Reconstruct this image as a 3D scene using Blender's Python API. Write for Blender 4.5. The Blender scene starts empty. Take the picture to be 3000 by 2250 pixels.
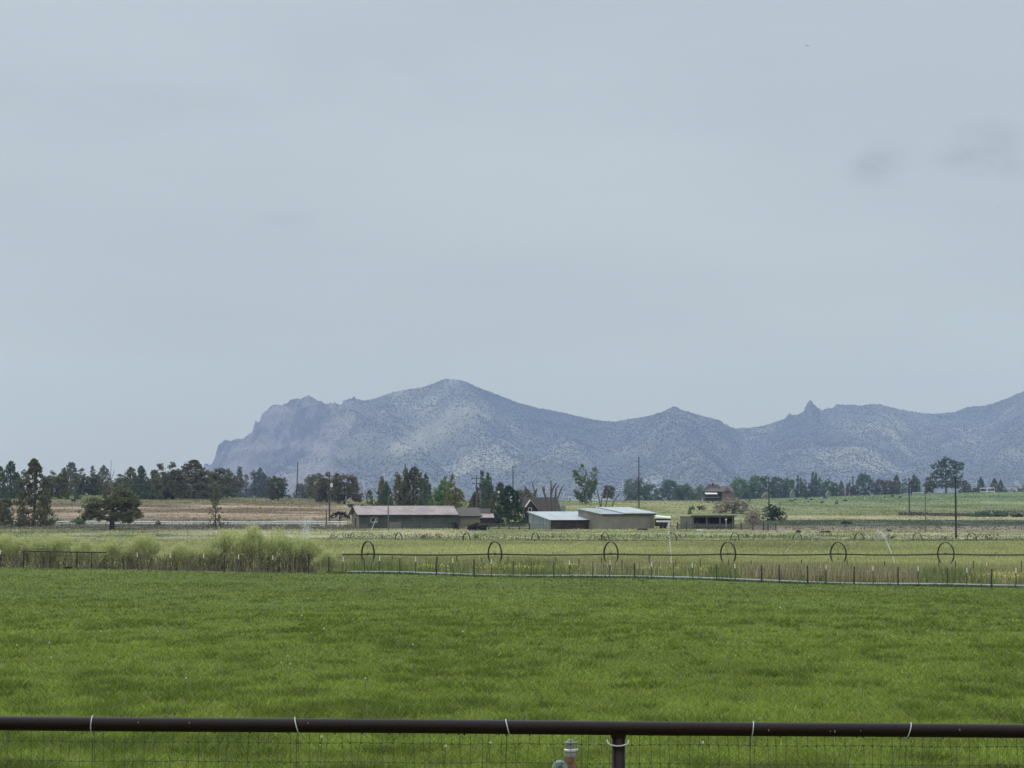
import bpy, math, random
import numpy as np
from mathutils import Vector
R = math.radians
rng = np.random.default_rng(7)
random.seed(7)

# ------------------------------------------------------------------ scene, camera
scene = bpy.context.scene
col = scene.collection
F = 6670.0                      # focal length in photo pixels (3000 x 2250)
CAM = np.array([0.0, 0.0, 2.5])
PITCH = math.atan(355.0 / F)
CP, SP = math.cos(PITCH), math.sin(PITCH)


def at(px, py, Y):
    """point at depth Y seen at photo pixel (px, py)"""
    u, v = px - 1500.0, 1125.0 - py
    dy = F * CP - v * SP
    s = Y / dy
    return np.array([u * s, Y, CAM[2] + (F * SP + v * CP) * s])


def proj(X, Y, Z):
    z = Z - CAM[2]
    d = Y * CP + z * SP
    v = (-Y * SP + z * CP) / d * F
    return 1500.0 + X / d * F, 1125.0 - v


cam = bpy.data.cameras.new("camera")
cam.sensor_width = 36.0
cam.lens = F / 3000.0 * 36.0
cam.clip_start, cam.clip_end = 0.1, 30000.0
co = bpy.data.objects.new("camera", cam)
col.objects.link(co)
co.location = CAM
co.rotation_euler = (R(90) + PITCH, 0, 0)
scene.camera = co

# ------------------------------------------------------------------ terrain profile
NEAR = [(2, -2.5), (11.5, -2.5), (22, -2.6), (50, -3.25), (100, -4.1)]
COLS = {
    -1500: [(162, 1663), (192, 1659), (312, 1587), (340, 1601), (358, 1598), (400, 1581), (480, 1549), (545, 1538), (620, 1506), (700, 1466), (800, 1453), (1000, 1447)],
    0: [(155, 1692), (205, 1660), (312, 1587), (340, 1601), (358, 1598), (400, 1582), (480, 1550), (560, 1530), (700, 1499), (900, 1475), (1050, 1468)],
    1500: [(148, 1722), (215, 1658), (312, 1588), (340, 1603), (358, 1598), (400, 1582), (480, 1552), (560, 1533), (700, 1512), (950, 1480), (1200, 1453), (1400, 1440)],
}
FARZ = {-1500: [(1400, 2.0), (2600, -6), (16500, -6)], 0: [(1350, 0.0), (2600, -6), (16500, -6)], 1500: [(1650, 6.0), (2600, -6), (16500, -6)]}
LY = np.linspace(math.log(1.5), math.log(16000), 6400)
TAB = {}
for u0, pts in COLS.items():
    ys, zs = [], []
    for Y, z in NEAR:
        ys.append(Y); zs.append(z + CAM[2])
    for Y, py in pts:
        ys.append(Y); zs.append(at(1500, py, Y)[2])
    for Y, z in FARZ[u0]:
        ys.append(Y); zs.append(z + CAM[2])
    t = np.interp(LY, np.log(ys), zs)
    k = 27
    ker = np.hanning(k + 2)[1:-1]; ker /= ker.sum()
    tp = np.pad(t, k // 2, mode="edge")
    TAB[u0] = np.convolve(tp, ker, mode="valid")


def G(X, Y):
    """ground height (arrays or scalars)"""
    X = np.asarray(X, float); Y = np.asarray(Y, float)
    ly = np.log(np.maximum(Y, 1.6))
    u = np.clip(X / np.maximum(Y, 8.0) * F / 1500.0, -1.4, 1.4)
    l, c, r = (np.interp(ly, LY, TAB[k]) for k in (-1500, 0, 1500))
    a = np.abs(u); a = np.minimum(a, 1.0)
    w = a * a * (3 - 2 * a) * 0.5 + a * 0.5
    z = np.where(u < 0, c + (l - c) * w, c + (r - c) * w)
    bump = 0.06 * np.sin(X * 0.31 + 1.3) * np.sin(Y * 0.23 + .4) + 0.05 * np.sin(X * 0.11 - Y * .07)
    return z + bump * np.clip((Y - 20) / 40, 0, 1)


YS = np.exp(np.linspace(math.log(13), math.log(1700), 5200))


def hit(px, py):
    """first ground point seen at pixel"""
    u, v = px - 1500.0, 1125.0 - py
    dy = F * CP - v * SP
    X = u * YS / dy
    Z = CAM[2] + (F * SP + v * CP) * YS / dy
    g = G(X, YS)
    idx = np.nonzero(Z <= g)[0]
    i = idx[0] if len(idx) else len(YS) - 1
    return np.array([X[i], YS[i], float(g[i])])


def on_ground(px, Y):
    X = (px - 1500.0) / F * Y
    return np.array([X, Y, float(G(X, Y))])


# ------------------------------------------------------------------ object helpers
def tag(o, label=None, cat=None, group=None, kind=None):
    if label: o["label"] = label
    if cat: o["category"] = cat
    if group: o["group"] = group
    if kind: o["kind"] = kind
    return o


def thing(name, loc, label, cat, group=None, rz=0.0):
    o = bpy.data.objects.new(name, None)
    o.empty_display_size = 0.2
    col.objects.link(o)
    o.location = [float(c) for c in loc]
    o.rotation_euler = (0, 0, rz)
    return tag(o, label, cat, group)


class MB:
    def __init__(self):
        self.v, self.f, self.c, self.n = [], [], [], 0

    def add(self, verts, faces, color=None):
        verts = np.asarray(verts, float).reshape(-1, 3)
        self.v.append(verts)
        for f in faces:
            self.f.append([i + self.n for i in f])
        if color is not None:
            self.c.append(np.tile(np.asarray(color, float), (len(verts), 1)))
        self.n += len(verts)
        return self

    def box(self, x0, x1, y0, y1, z0, z1, color=None):
        v = [(x0, y0, z0), (x1, y0, z0), (x1, y1, z0), (x0, y1, z0), (x0, y0, z1), (x1, y0, z1), (x1, y1, z1), (x0, y1, z1)]
        return self.add(v, [(0, 3, 2, 1), (4, 5, 6, 7), (0, 1, 5, 4), (1, 2, 6, 5), (2, 3, 7, 6), (3, 0, 4, 7)], color)

    def poly(self, pts, color=None):
        return self.add(pts, [tuple(range(len(pts)))], color)

    def slab(self, quad, th):
        """closed slab from a quad (list of 4 points, CCW from above), thickness downwards"""
        q = np.asarray(quad, float)
        b = q - np.array([0, 0, th])
        v = np.vstack([q, b])
        return self.add(v, [(0, 1, 2, 3), (7, 6, 5, 4), (0, 4, 5, 1), (1, 5, 6, 2), (2, 6, 7, 3), (3, 7, 4, 0)])

    def tube(self, pts, rad, sides=6, color=None, cap=True):
        pts = np.asarray(pts, float)
        n = len(pts)
        rad = np.full(n, rad, float) if np.isscalar(rad) else np.asarray(rad, float)
        tang = np.gradient(pts, axis=0)
        tang /= np.linalg.norm(tang, axis=1)[:, None] + 1e-12
        ref = np.array([0, 0, 1.0]) if abs(tang[0][2]) < 0.9 else np.array([0, 1.0, 0])
        V = []
        for i in range(n):
            a = np.cross(tang[i], ref); a /= np.linalg.norm(a) + 1e-12
            b = np.cross(tang[i], a)
            for k in range(sides):
                t = 2 * math.pi * k / sides
                V.append(pts[i] + rad[i] * (math.cos(t) * a + math.sin(t) * b))
        fs = []
        for i in range(n - 1):
            for k in range(sides):
                k2 = (k + 1) % sides
                fs.append((i * sides + k, i * sides + k2, (i + 1) * sides + k2, (i + 1) * sides + k))
        if cap:
            fs.append(tuple(range(sides))[::-1])
            fs.append(tuple((n - 1) * sides + k for k in range(sides)))
        return self.add(V, fs, color)

    def lathe(self, prof, sides=20, cx=0, cy=0):
        V, fs = [], []
        for r, z in prof:
            for k in range(sides):
                t = 2 * math.pi * k / sides
                V.append((cx + r * math.cos(t), cy + r * math.sin(t), z))
        n = len(prof)
        for i in range(n - 1):
            for k in range(sides):
                k2 = (k + 1) % sides
                fs.append((i * sides + k, i * sides + k2, (i + 1) * sides + k2, (i + 1) * sides + k))
        fs.append(tuple(range(sides))[::-1]); fs.append(tuple((n - 1) * sides + k for k in range(sides)))
        return self.add(V, fs)

    def mesh(self, name, smooth=False):
        me = bpy.data.meshes.new(name)
        V = np.vstack(self.v)
        me.from_pydata(V.tolist(), [], self.f)
        if self.c:
            put_tint(me, np.vstack(self.c))
        if smooth:
            me.polygons.foreach_set("use_smooth", np.ones(len(me.polygons), bool))
        me.update()
        return me

    def build(self, name, m, parent=None, smooth=False):
        me = self.mesh(name, smooth)
        me.materials.append(m)
        return link(name, me, parent)


def link(name, me, parent=None):
    o = bpy.data.objects.new(name, me)
    col.objects.link(o)
    if parent is not None: o.parent = parent
    return o


def put_tint(me, c3):
    a = me.attributes.new("tint", "FLOAT_COLOR", "POINT")
    c = np.ones((len(c3), 4), np.float32); c[:, :c3.shape[1]] = c3
    a.data.foreach_set("color", c.ravel())


def big_mesh(name, V, faces, tint=None, smooth=False):
    """fast mesh from arrays: V (n,3), faces (m,k)"""
    me = bpy.data.meshes.new(name)
    m, k = faces.shape
    me.vertices.add(len(V)); me.vertices.foreach_set("co", np.ascontiguousarray(V, np.float32).ravel())
    me.loops.add(m * k); me.loops.foreach_set("vertex_index", np.ascontiguousarray(faces, np.int32).ravel())
    me.polygons.add(m)
    me.polygons.foreach_set("loop_start", np.arange(0, m * k, k, dtype=np.int32))
    me.polygons.foreach_set("loop_total", np.full(m, k, np.int32))
    if smooth: me.polygons.foreach_set("use_smooth", np.ones(m, bool))
    me.update(calc_edges=True)
    if tint is not None: put_tint(me, tint)
    return me


# ------------------------------------------------------------------ materials
def mat(name, color=(.5, .5, .5), rough=.8, var=.25, scale=3.0, tint=False, trans=0.0, spec=.3, bump=0.0, objvar=0.0, metallic=0.0, stretch=None, second=None, coords="Object"):
    m = bpy.data.materials.new(name)
    m.use_nodes = True
    nt = m.node_tree; N, L = nt.nodes, nt.links
    N.clear()
    out = N.new("ShaderNodeOutputMaterial")
    bs = N.new("ShaderNodeBsdfPrincipled")
    bs.inputs["Roughness"].default_value = rough
    bs.inputs["Specular IOR Level"].default_value = spec
    bs.inputs["Metallic"].default_value = metallic
    tc = N.new("ShaderNodeTexCoord")
    src = tc.outputs[coords]
    if stretch:
        mp = N.new("ShaderNodeMapping"); mp.inputs["Scale"].default_value = stretch
        L.new(src, mp.inputs["Vector"]); src = mp.outputs["Vector"]
    no = N.new("ShaderNodeTexNoise"); no.inputs["Scale"].default_value = scale; no.inputs["Detail"].default_value = 6; no.inputs["Roughness"].default_value = .65
    L.new(src, no.inputs["Vector"])
    if tint:
        at_ = N.new("ShaderNodeAttribute"); at_.attribute_name = "tint"; base = at_.outputs["Color"]
    else:
        rgb = N.new("ShaderNodeRGB"); rgb.outputs[0].default_value = (*color, 1); base = rgb.outputs[0]
    if second:
        mx = N.new("ShaderNodeMixRGB"); mx.inputs[2].default_value = (*second, 1)
        cr = N.new("ShaderNodeMapRange"); cr.inputs[1].default_value = .45; cr.inputs[2].default_value = .62
        n2 = N.new("ShaderNodeTexNoise"); n2.inputs["Scale"].default_value = scale * .37; n2.inputs["Detail"].default_value = 5
        L.new(src, n2.inputs["Vector"]); L.new(n2.outputs["Fac"], cr.inputs[0])
        cfac = cr.outputs[0]
        if tint:
            am = N.new("ShaderNodeMath"); am.operation = "MULTIPLY"
            L.new(cfac, am.inputs[0]); L.new(at_.outputs["Alpha"], am.inputs[1]); cfac = am.outputs[0]
        L.new(cfac, mx.inputs[0]); L.new(base, mx.inputs[1]); base = mx.outputs[0]
    mr = N.new("ShaderNodeMapRange")
    mr.inputs[1].default_value = .25; mr.inputs[2].default_value = .75
    mr.inputs[3].default_value = 1 - var; mr.inputs[4].default_value = 1 + var
    L.new(no.outputs["Fac"], mr.inputs[0])
    fac = mr.outputs[0]
    if objvar:
        oi = N.new("ShaderNodeObjectInfo")
        m2 = N.new("ShaderNodeMapRange"); m2.inputs[3].default_value = 1 - objvar; m2.inputs[4].default_value = 1 + objvar
        L.new(oi.outputs["Random"], m2.inputs[0])
        mm = N.new("ShaderNodeMath"); mm.operation = "MULTIPLY"
        L.new(fac, mm.inputs[0]); L.new(m2.outputs[0], mm.inputs[1]); fac = mm.outputs[0]
    vm = N.new("ShaderNodeVectorMath"); vm.operation = "SCALE"
    L.new(base, vm.inputs[0]); L.new(fac, vm.inputs["Scale"])
    L.new(vm.outputs[0], bs.inputs["Base Color"])
    if bump:
        b = N.new("ShaderNodeBump"); b.inputs["Strength"].default_value = 1.0; b.inputs["Distance"].default_value = bump
        L.new(no.outputs["Fac"], b.inputs["Height"]); L.new(b.outputs[0], bs.inputs["Normal"])
    if trans:
        tr = N.new("ShaderNodeBsdfTranslucent"); L.new(vm.outputs[0], tr.inputs["Color"])
        ms = N.new("ShaderNodeMixShader"); ms.inputs[0].default_value = trans
        L.new(bs.outputs[0], ms.inputs[1]); L.new(tr.outputs[0], ms.inputs[2]); L.new(ms.outputs[0], out.inputs["Surface"])
    else:
        L.new(bs.outputs[0], out.inputs["Surface"])
    return m


M = {}
M["grass"] = mat("grass_blade", tint=True, var=.3, scale=.35, trans=.4, rough=.75, spec=.2)
M["leaf"] = mat("tree_leaf", tint=True, var=.2, scale=2.0, trans=.28, rough=.85, spec=.15, objvar=.16)
M["bark"] = mat("bark", (.075, .06, .048), var=.4, scale=14, rough=.95)
M["greybark"] = mat("grey_bark", (.17, .15, .125), var=.35, scale=9, rough=.95)
M["deadwood"] = mat("dead_wood", (.125, .105, .09), var=.4, scale=5, rough=.95)
M["darkpole"] = mat("tarred_pole", (.035, .032, .032), var=.3, scale=3, rough=.85)
M["greypole"] = mat("weathered_pole", (.15, .135, .11), var=.3, scale=3, rough=.9)
M["railpaint"] = mat("brown_pipe_paint", (.014, .0055, .0055), rough=.42, var=.9, scale=140, bump=.0007, spec=.10)
for n_ in M["railpaint"].node_tree.nodes:
    if n_.type == "BSDF_PRINCIPLED":
        n_.inputs["Coat Weight"].default_value = .14; n_.inputs["Coat Roughness"].default_value = .16
M["wire"] = mat("dull_wire", (.06, .068, .045), rough=.6, var=.2)
M["tie"] = mat("white_tie_wire", (.52, .53, .50), rough=.45, var=.1)
M["blacksteel"] = mat("black_steel", (.012, .012, .013), rough=.5, var=.2)
M["wheelsteel"] = mat("dark_galvanised", (.016, .017, .016), rough=.6, var=.3)
M["greenpost"] = mat("green_steel_post", (.035, .05, .035), rough=.7, var=.3)
M["woodpost"] = mat("weathered_wood_post", (.17, .15, .115), rough=.95, var=.35, scale=9)
M["darkpost"] = mat("dark_wood_post", (.055, .048, .042), rough=.95, var=.35, scale=9)
M["tip"] = mat("white_tip", (.78, .78, .68), rough=.6, var=.05)
M["pvc"] = mat("pale_pipe", (.36, .385, .385), rough=.4, var=.12, scale=1.5)
M["white"] = mat("white_paint", (.72, .72, .69), rough=.6, var=.08)
M["pinkroof"] = mat("faded_red_roof", (.305, .245, .238), rough=.7, var=.25, scale=.9, second=(.235, .195, .19))
M["darktrim"] = mat("dark_green_trim", (.022, .036, .04), rough=.7, var=.2)
M["greywall"] = mat("grey_block_wall", (.098, .098, .094), rough=.95, var=.3, scale=1.2, second=(.072, .075, .075))
M["gableboards"] = mat("tan_gable_boards", (.21, .19, .145), rough=.95, var=.25, scale=1.5, stretch=(4, 4, .4))
M["brownwall"] = mat("red_brown_boards", (.075, .045, .04), rough=.95, var=.5, scale=1.6, second=(.04, .03, .03))
M["bluewall"] = mat("blue_grey_metal_wall", (.17, .20, .22), rough=.7, var=.3, scale=2.2, stretch=(6, 6, .3), second=(.34, .36, .36))
M["metalroof"] = mat("pale_metal_roof", (.385, .42, .43), rough=.55, var=.2, scale=.8, stretch=(3, .5, 1), second=(.33, .36, .365))
M["metalroofworn"] = mat("worn_metal_roof", (.30, .33, .335), rough=.6, var=.25, scale=.8, second=(.245, .265, .265))
M["beigewall"] = mat("beige_stucco", (.245, .225, .185), rough=.95, var=.15, scale=1.0, second=(.21, .195, .165))
M["brownroof"] = mat("dark_brown_shingle", (.06, .05, .047), rough=.95, var=.3, scale=3)
M["brownroof2"] = mat("faded_brown_shingle", (.115, .10, .094), rough=.95, var=.25, scale=2)
M["housewall"] = mat("brown_house_siding", (.06, .048, .042), rough=.95, var=.25, scale=2)
M["pinkwall"] = mat("tan_pink_siding", (.20, .155, .13), rough=.95, var=.2, scale=1.2)
M["greyboards"] = mat("weathered_grey_boards", (.185, .175, .155), rough=.95, var=.45, scale=3, stretch=(5, 5, .4))
M["rails"] = mat("weathered_rails", (.125, .112, .10), rough=.95, var=.4, scale=4)
M["darkwood"] = mat("dark_stained_wood", (.035, .028, .026), rough=.95, var=.4, scale=4)
M["glass"] = mat("dark_window_glass", (.02, .024, .03), rough=.15, var=.1)
M["orange"] = mat("orange_clay_pipe", (.27, .112, .07), rough=.85, var=.45, scale=40, second=(.13, .085, .06))
M["greyfit"] = mat("grey_fitting", (.20, .20, .185), rough=.6, var=.3, scale=30)
M["greenvalve"] = mat("pale_green_valve", (.19, .235, .22), rough=.6, var=.2, scale=20)
M["cow"] = mat("black_cow_hide", (.016, .015, .015), rough=.8, var=.3)
M["tyre"] = mat("tyre_rubber", (.02, .02, .02), rough=.9, var=.2)
M["petal"] = mat("pale_seed_head", (.80, .80, .74), rough=.9, var=.05)
M["bird"] = mat("dark_feathers", (.05, .055, .06), rough=.9, var=.2)


def water_mat():
    m = bpy.data.materials.new("water_drops"); m.use_nodes = True
    nt = m.node_tree; N, L = nt.nodes, nt.links; N.clear()
    out = N.new("ShaderNodeOutputMaterial"); d = N.new("ShaderNodeBsdfDiffuse"); d.inputs[0].default_value = (.85, .87, .88, 1)
    t = N.new("ShaderNodeBsdfTranslucent"); t.inputs[0].default_value = (.85, .87, .88, 1)
    ms = N.new("ShaderNodeMixShader"); ms.inputs[0].default_value = .5
    L.new(d.outputs[0], ms.inputs[1]); L.new(t.outputs[0], ms.inputs[2]); L.new(ms.outputs[0], out.inputs[0])
    return m


M["water"] = water_mat()

# ------------------------------------------------------------------ light and sky
SUN_EL, SUN_AZ = 52.0, -38.0          # azimuth from +Y, negative = left of the view
w = bpy.data.worlds.new("World"); scene.world = w; w.use_nodes = True
nt = w.node_tree; N, L = nt.nodes, nt.links; N.clear()
wo = N.new("ShaderNodeOutputWorld"); bg = N.new("ShaderNodeBackground"); bg.inputs["Strength"].default_value = 0.1
sky = N.new("ShaderNodeTexSky"); sky.sky_type = "NISHITA"; sky.sun_disc = False
sky.sun_elevation = R(SUN_EL); sky.sun_rotation = R(SUN_AZ); sky.air_density = 1.0; sky.dust_density = 2.0
tc = N.new("ShaderNodeTexCoord")


def node(t, **kw):
    n = N.new(t)
    for k, v in kw.items(): setattr(n, k, v)
    return n


def noise_dir(scale, stretch, detail=4, rough=.5):
    mp = N.new("ShaderNodeMapping"); mp.inputs["Scale"].default_value = stretch
    L.new(tc.outputs["Generated"], mp.inputs["Vector"])
    n = N.new("ShaderNodeTexNoise"); n.inputs["Scale"].default_value = scale; n.inputs["Detail"].default_value = detail; n.inputs["Roughness"].default_value = rough
    L.new(mp.outputs[0], n.inputs["Vector"])
    return n.outputs["Fac"]


def maprange(s, a, b, c, d, smooth=False):
    n = N.new("ShaderNodeMapRange")
    if smooth: n.interpolation_type = "SMOOTHSTEP"
    for i, v in enumerate((a, b, c, d)): n.inputs[i + 1].default_value = v
    L.new(s, n.inputs[0]); return n.outputs[0]


def math_(op, a, b):
    n = N.new("ShaderNodeMath"); n.operation = op
    for i, s in enumerate((a, b)):
        if isinstance(s, (int, float)): n.inputs[i].default_value = s
        else: L.new(s, n.inputs[i])
    return n.outputs[0]


sep = N.new("ShaderNodeSeparateXYZ"); L.new(tc.outputs["Generated"], sep.inputs[0])
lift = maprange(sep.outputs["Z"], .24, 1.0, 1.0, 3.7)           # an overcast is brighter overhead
broad = maprange(noise_dir(3.2, (1, 1, 3.2), 3, .45), .3, .7, .93, 1.07)
soft = maprange(noise_dir(9, (.8, 1, 4.0), 4, .5), .3, .7, .978, 1.022)
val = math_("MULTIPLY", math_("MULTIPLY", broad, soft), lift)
wn = maprange(noise_dir(45, (.7, 1, 1.6), 4, .55), .38, .62, 0, 1, True)
for (px, py, sx, sy, a) in [(2548, 500, 56, 38, .21), (2600, 470, 66, 54, .11), (2850, 470, 88, 36, .22), (2900, 410, 78, 44, .16), (2950, 490, 84, 36, .10),
                            (840, 640, 80, 26, .055), (1150, 200, 300, 70, .05), (380, 290, 360, 60, .055), (600, 720, 420, 40, .04), (1700, 330, 500, 50, .035)]:
    d = at(px, py, 1.0) - CAM; d = d / np.linalg.norm(d)
    sub = N.new("ShaderNodeVectorMath"); sub.operation = "SUBTRACT"; sub.inputs[1].default_value = d
    L.new(tc.outputs["Generated"], sub.inputs[0])
    mul = N.new("ShaderNodeVectorMath"); mul.operation = "MULTIPLY"; mul.inputs[1].default_value = (F / sx / 1.9, 0.5, F / sy / 1.9)
    L.new(sub.outputs[0], mul.inputs[0])
    ln = N.new("ShaderNodeVectorMath"); ln.operation = "LENGTH"; L.new(mul.outputs[0], ln.inputs[0])
    g = maprange(ln.outputs["Value"], 0, 1, a, 0, True)
    wisp = math_("MULTIPLY", g, math_("ADD", math_("MULTIPLY", wn, .75), .3))
    val = math_("MULTIPLY", val, math_("SUBTRACT", 1.0, wisp))
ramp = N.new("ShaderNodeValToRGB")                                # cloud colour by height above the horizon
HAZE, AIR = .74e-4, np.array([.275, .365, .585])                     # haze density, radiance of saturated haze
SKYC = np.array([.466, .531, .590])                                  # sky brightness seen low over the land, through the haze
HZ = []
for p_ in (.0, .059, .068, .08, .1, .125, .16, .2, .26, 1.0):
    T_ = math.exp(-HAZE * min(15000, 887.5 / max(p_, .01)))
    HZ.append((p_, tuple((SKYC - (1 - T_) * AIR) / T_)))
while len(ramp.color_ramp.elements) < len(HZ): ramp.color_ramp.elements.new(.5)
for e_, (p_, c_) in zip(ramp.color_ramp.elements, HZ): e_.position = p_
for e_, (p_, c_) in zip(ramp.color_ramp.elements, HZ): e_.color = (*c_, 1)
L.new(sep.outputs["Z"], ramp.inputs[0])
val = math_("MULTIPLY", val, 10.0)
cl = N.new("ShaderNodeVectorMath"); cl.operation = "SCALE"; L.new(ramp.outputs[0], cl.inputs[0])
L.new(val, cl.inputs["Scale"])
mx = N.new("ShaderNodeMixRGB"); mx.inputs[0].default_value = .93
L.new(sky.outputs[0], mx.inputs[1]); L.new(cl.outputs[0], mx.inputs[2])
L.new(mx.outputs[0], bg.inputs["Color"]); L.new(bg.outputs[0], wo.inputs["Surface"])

sl = bpy.data.lights.new("sun", "SUN"); sl.energy = 1.5; sl.angle = R(12); sl.color = (1.0, .95, .87)
so = bpy.data.objects.new("sun", sl); col.objects.link(so)
sd = Vector((math.sin(R(SUN_AZ)) * math.cos(R(SUN_EL)), math.cos(R(SUN_AZ)) * math.cos(R(SUN_EL)), math.sin(R(SUN_EL))))
so.rotation_euler = (-sd).to_track_quat("-Z", "Y").to_euler()
so.location = (0, 0, 50)

scene.view_settings.view_transform = "Standard"; scene.view_settings.look = "None"
scene.view_settings.exposure = 0.0; scene.view_settings.gamma = 1.0
cy = scene.cycles
cy.use_denoising = True
cy.max_bounces = 6; cy.diffuse_bounces = 3; cy.glossy_bounces = 2; cy.transmission_bounces = 3; cy.volume_bounces = 0; cy.transparent_max_bounces = 4


# ------------------------------------------------------------------ value noise for python-side variation
def vnoise(x, y, seed=0):
    x = np.asarray(x, float); y = np.asarray(y, float)
    xi, yi = np.floor(x).astype(np.int64), np.floor(y).astype(np.int64)
    fx, fy = x - xi, y - yi
    fx = fx * fx * (3 - 2 * fx); fy = fy * fy * (3 - 2 * fy)

    def h(a, b):
        n = (a * 374761393 + b * 668265263 + seed * 974711) & 0xFFFFFFFF
        n = ((n ^ (n >> 13)) * 1274126177) & 0xFFFFFFFF
        return ((n ^ (n >> 16)) & 0xFFFF) / 65535.0
    return (h(xi, yi) * (1 - fx) + h(xi + 1, yi) * fx) * (1 - fy) + (h(xi, yi + 1) * (1 - fx) + h(xi + 1, yi + 1) * fx) * fy


def fbm(x, y, seed=0, oct=4):
    s, a, t = 0, .5, 0
    for i in range(oct):
        s = s + a * vnoise(x * 2 ** i, y * 2 ** i, seed + i); t += a; a *= .5
    return s / t


def sstep(a, b, x):
    t = np.clip((x - a) / (b - a), 0, 1); return t * t * (3 - 2 * t)


def fence_Y(X, Y):
    """depth of the front fence line in the direction of the point"""
    u = X / np.maximum(Y, 1) * F
    return 155.0 - 7.0 * np.clip(u / 1500, -1.6, 1.6)


# ------------------------------------------------------------------ ground sheet
def ground_mesh_arrays():
    ys = np.concatenate([[-60, -20, 0, 2], np.exp(np.linspace(math.log(4), math.log(15200), 1560))])
    nc = 230
    s = np.linspace(-1, 1, nc); s = np.sign(s) * np.abs(s) ** 1.15
    YY, SS = np.meshgrid(ys, s, indexing="ij")
    XX = SS * (np.maximum(YY, 0) * 0.36 + 25)
    ZZ = G(XX, YY)
    V = np.stack([XX, YY, ZZ], -1).reshape(-1, 3)
    nr = len(ys)
    a = (np.arange(nr - 1)[:, None] * nc + np.arange(nc - 1)[None]).ravel()
    faces = np.stack([a, a + 1, a + nc + 1, a + nc], 1)
    return V, faces


def ground_color(X, Y, Z):
    px, py = proj(X, np.maximum(Y, 5), Z)
    wob = (fbm(X * .02, Y * .05, 3) - .5)
    pw = py + 7 * (fbm(X * .035, Y * .02, 11) - .5) * 1.6
    C = np.zeros((len(X), 3))
    fy = fence_Y(X, Y)

    def mixin(mask, c):
        m = np.clip(mask, 0, 1)[:, None]
        np.copyto(C, C * (1 - m) + m * np.asarray(c))
    # pasture
    C[:] = (.075, .105, .022)
    # weedy strip, then hay field
    mixin(sstep(-1, 3, Y - fy), (.085, .088, .042))
    mixin(sstep(20, 30, Y - fy), (.17, .195, .08))
    mixin(sstep(0, 1, (Y > 170)) * sstep(.52, .68, fbm(X * .02, Y * .012, 21)), (.205, .215, .10))
    mixin((Y > 175) * sstep(.48, .66, fbm(X * .012, Y * .04, 23)), (.105, .15, .055))
    # rough margin beyond the far wheel line
    m1 = sstep(345, 380, Y)
    mixin(m1 * sstep(.40, .60, fbm(X * .03, Y * .05, 31)), (.30, .275, .17))
    mixin(sstep(425, 450, Y), (.165, .178, .078))
    mixin(sstep(425, 445, Y) * sstep(.45, .6, fbm(X * .05, Y * .08, 33)), (.28, .255, .16))
    far = Y > 470
    left = far * sstep(1250, 950, px)
    right = far * sstep(2120, 2270, px)
    mid = far * (1 - sstep(1250, 950, px)) * (1 - sstep(2120, 2270, px))
    # left slope: bands of bare pink soil and dry grass
    for (a0, a1, c) in [(1400, 1600, (.15, .13, .08)), (1513, 1533, (.17, .145, .105)), (1501, 1515, (.29, .21, .155)), (1490, 1502, (.135, .105, .066)), (1483, 1491, (.30, .22, .15)),
                        (1470, 1482, (.125, .105, .06)), (1461, 1471, (.14, .13, .062)), (1400, 1462, (.125, .145, .058))]:
        mixin(left * sstep(a0 - 2, a0 + 2, pw) * sstep(a1 + 2, a1 - 2, pw), c)
    mixin(left * (pw > 1466) * sstep(.48, .62, fbm(X * .014, Y * .17, 46, 4)) * .8, (.10, .082, .05))
    mixin(left * (pw > 1474) * sstep(.62, .72, fbm(X * .012, Y * .12, 48, 4)) * .8, (.30, .235, .165))
    mixin(left * sstep(.55, .72, fbm(X * .04, Y * .012, 41)) * (pw > 1468), (.16, .14, .095))
    mixin(left * sstep(.6, .75, fbm(X * .03, Y * .02, 43)) * (pw > 1475), (.27, .205, .14))
    # middle: olive pasture behind the farmyard
    mixin(mid, (.19, .195, .088))
    mixin(mid * sstep(1480, 1468, pw), (.135, .165, .07))
    mixin(mid * sstep(.5, .66, fbm(X * .03, Y * .018, 45)), (.25, .235, .12))
    # right: bands then the green hill
    for (a0, a1, c) in [(1400, 1620, (.148, .164, .076)), (1552, 1600, (.215, .20, .115)), (1540, 1556, (.215, .18, .13)), (1523, 1541, (.062, .075, .045)), (1509, 1524, (.27, .245, .135)), (1500, 1510, (.17, .185, .085))]:
        mixin(right * sstep(a0 - 1.2, a0 + 1.2, pw * .35 + py * .65) * sstep(a1 + 1.2, a1 - 1.2, pw * .35 + py * .65), c)
    mixin(right * (pw < 1505) * sstep(.5, .68, fbm(X * .015, Y * .02, 47)), (.175, .19, .092))
    mixin(right * (py < 1470) * sstep(1500, 1450, pw) * .6, (.105, .16, .075))
    mixin(right * sstep(1442, 1438.5, py) * (Y > 1300), (.32, .29, .19))
    mixin((Y > 1700) * 1.0, (.2, .19, .11))
    C *= ((0.84 + .32 * fbm(X * .15, Y * .15, 51)) * (.80 + .40 * fbm(X * .022, Y * .06, 53)) * np.where(Y > 380, .74 + .52 * fbm(X * .06, Y * .02, 55, 5), 1))[:, None]
    return C


def build_ground():
    V, faces = ground_mesh_arrays()
    me = big_mesh("ground", V, faces, ground_color(*V.T), smooth=True)
    m = mat("ground_soil_and_sward", tint=True, var=.34, scale=.9, rough=.95, spec=.1, bump=.05)
    me.materials.append(m)
    tag(link("ground", me), kind="structure")


build_ground()


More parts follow.
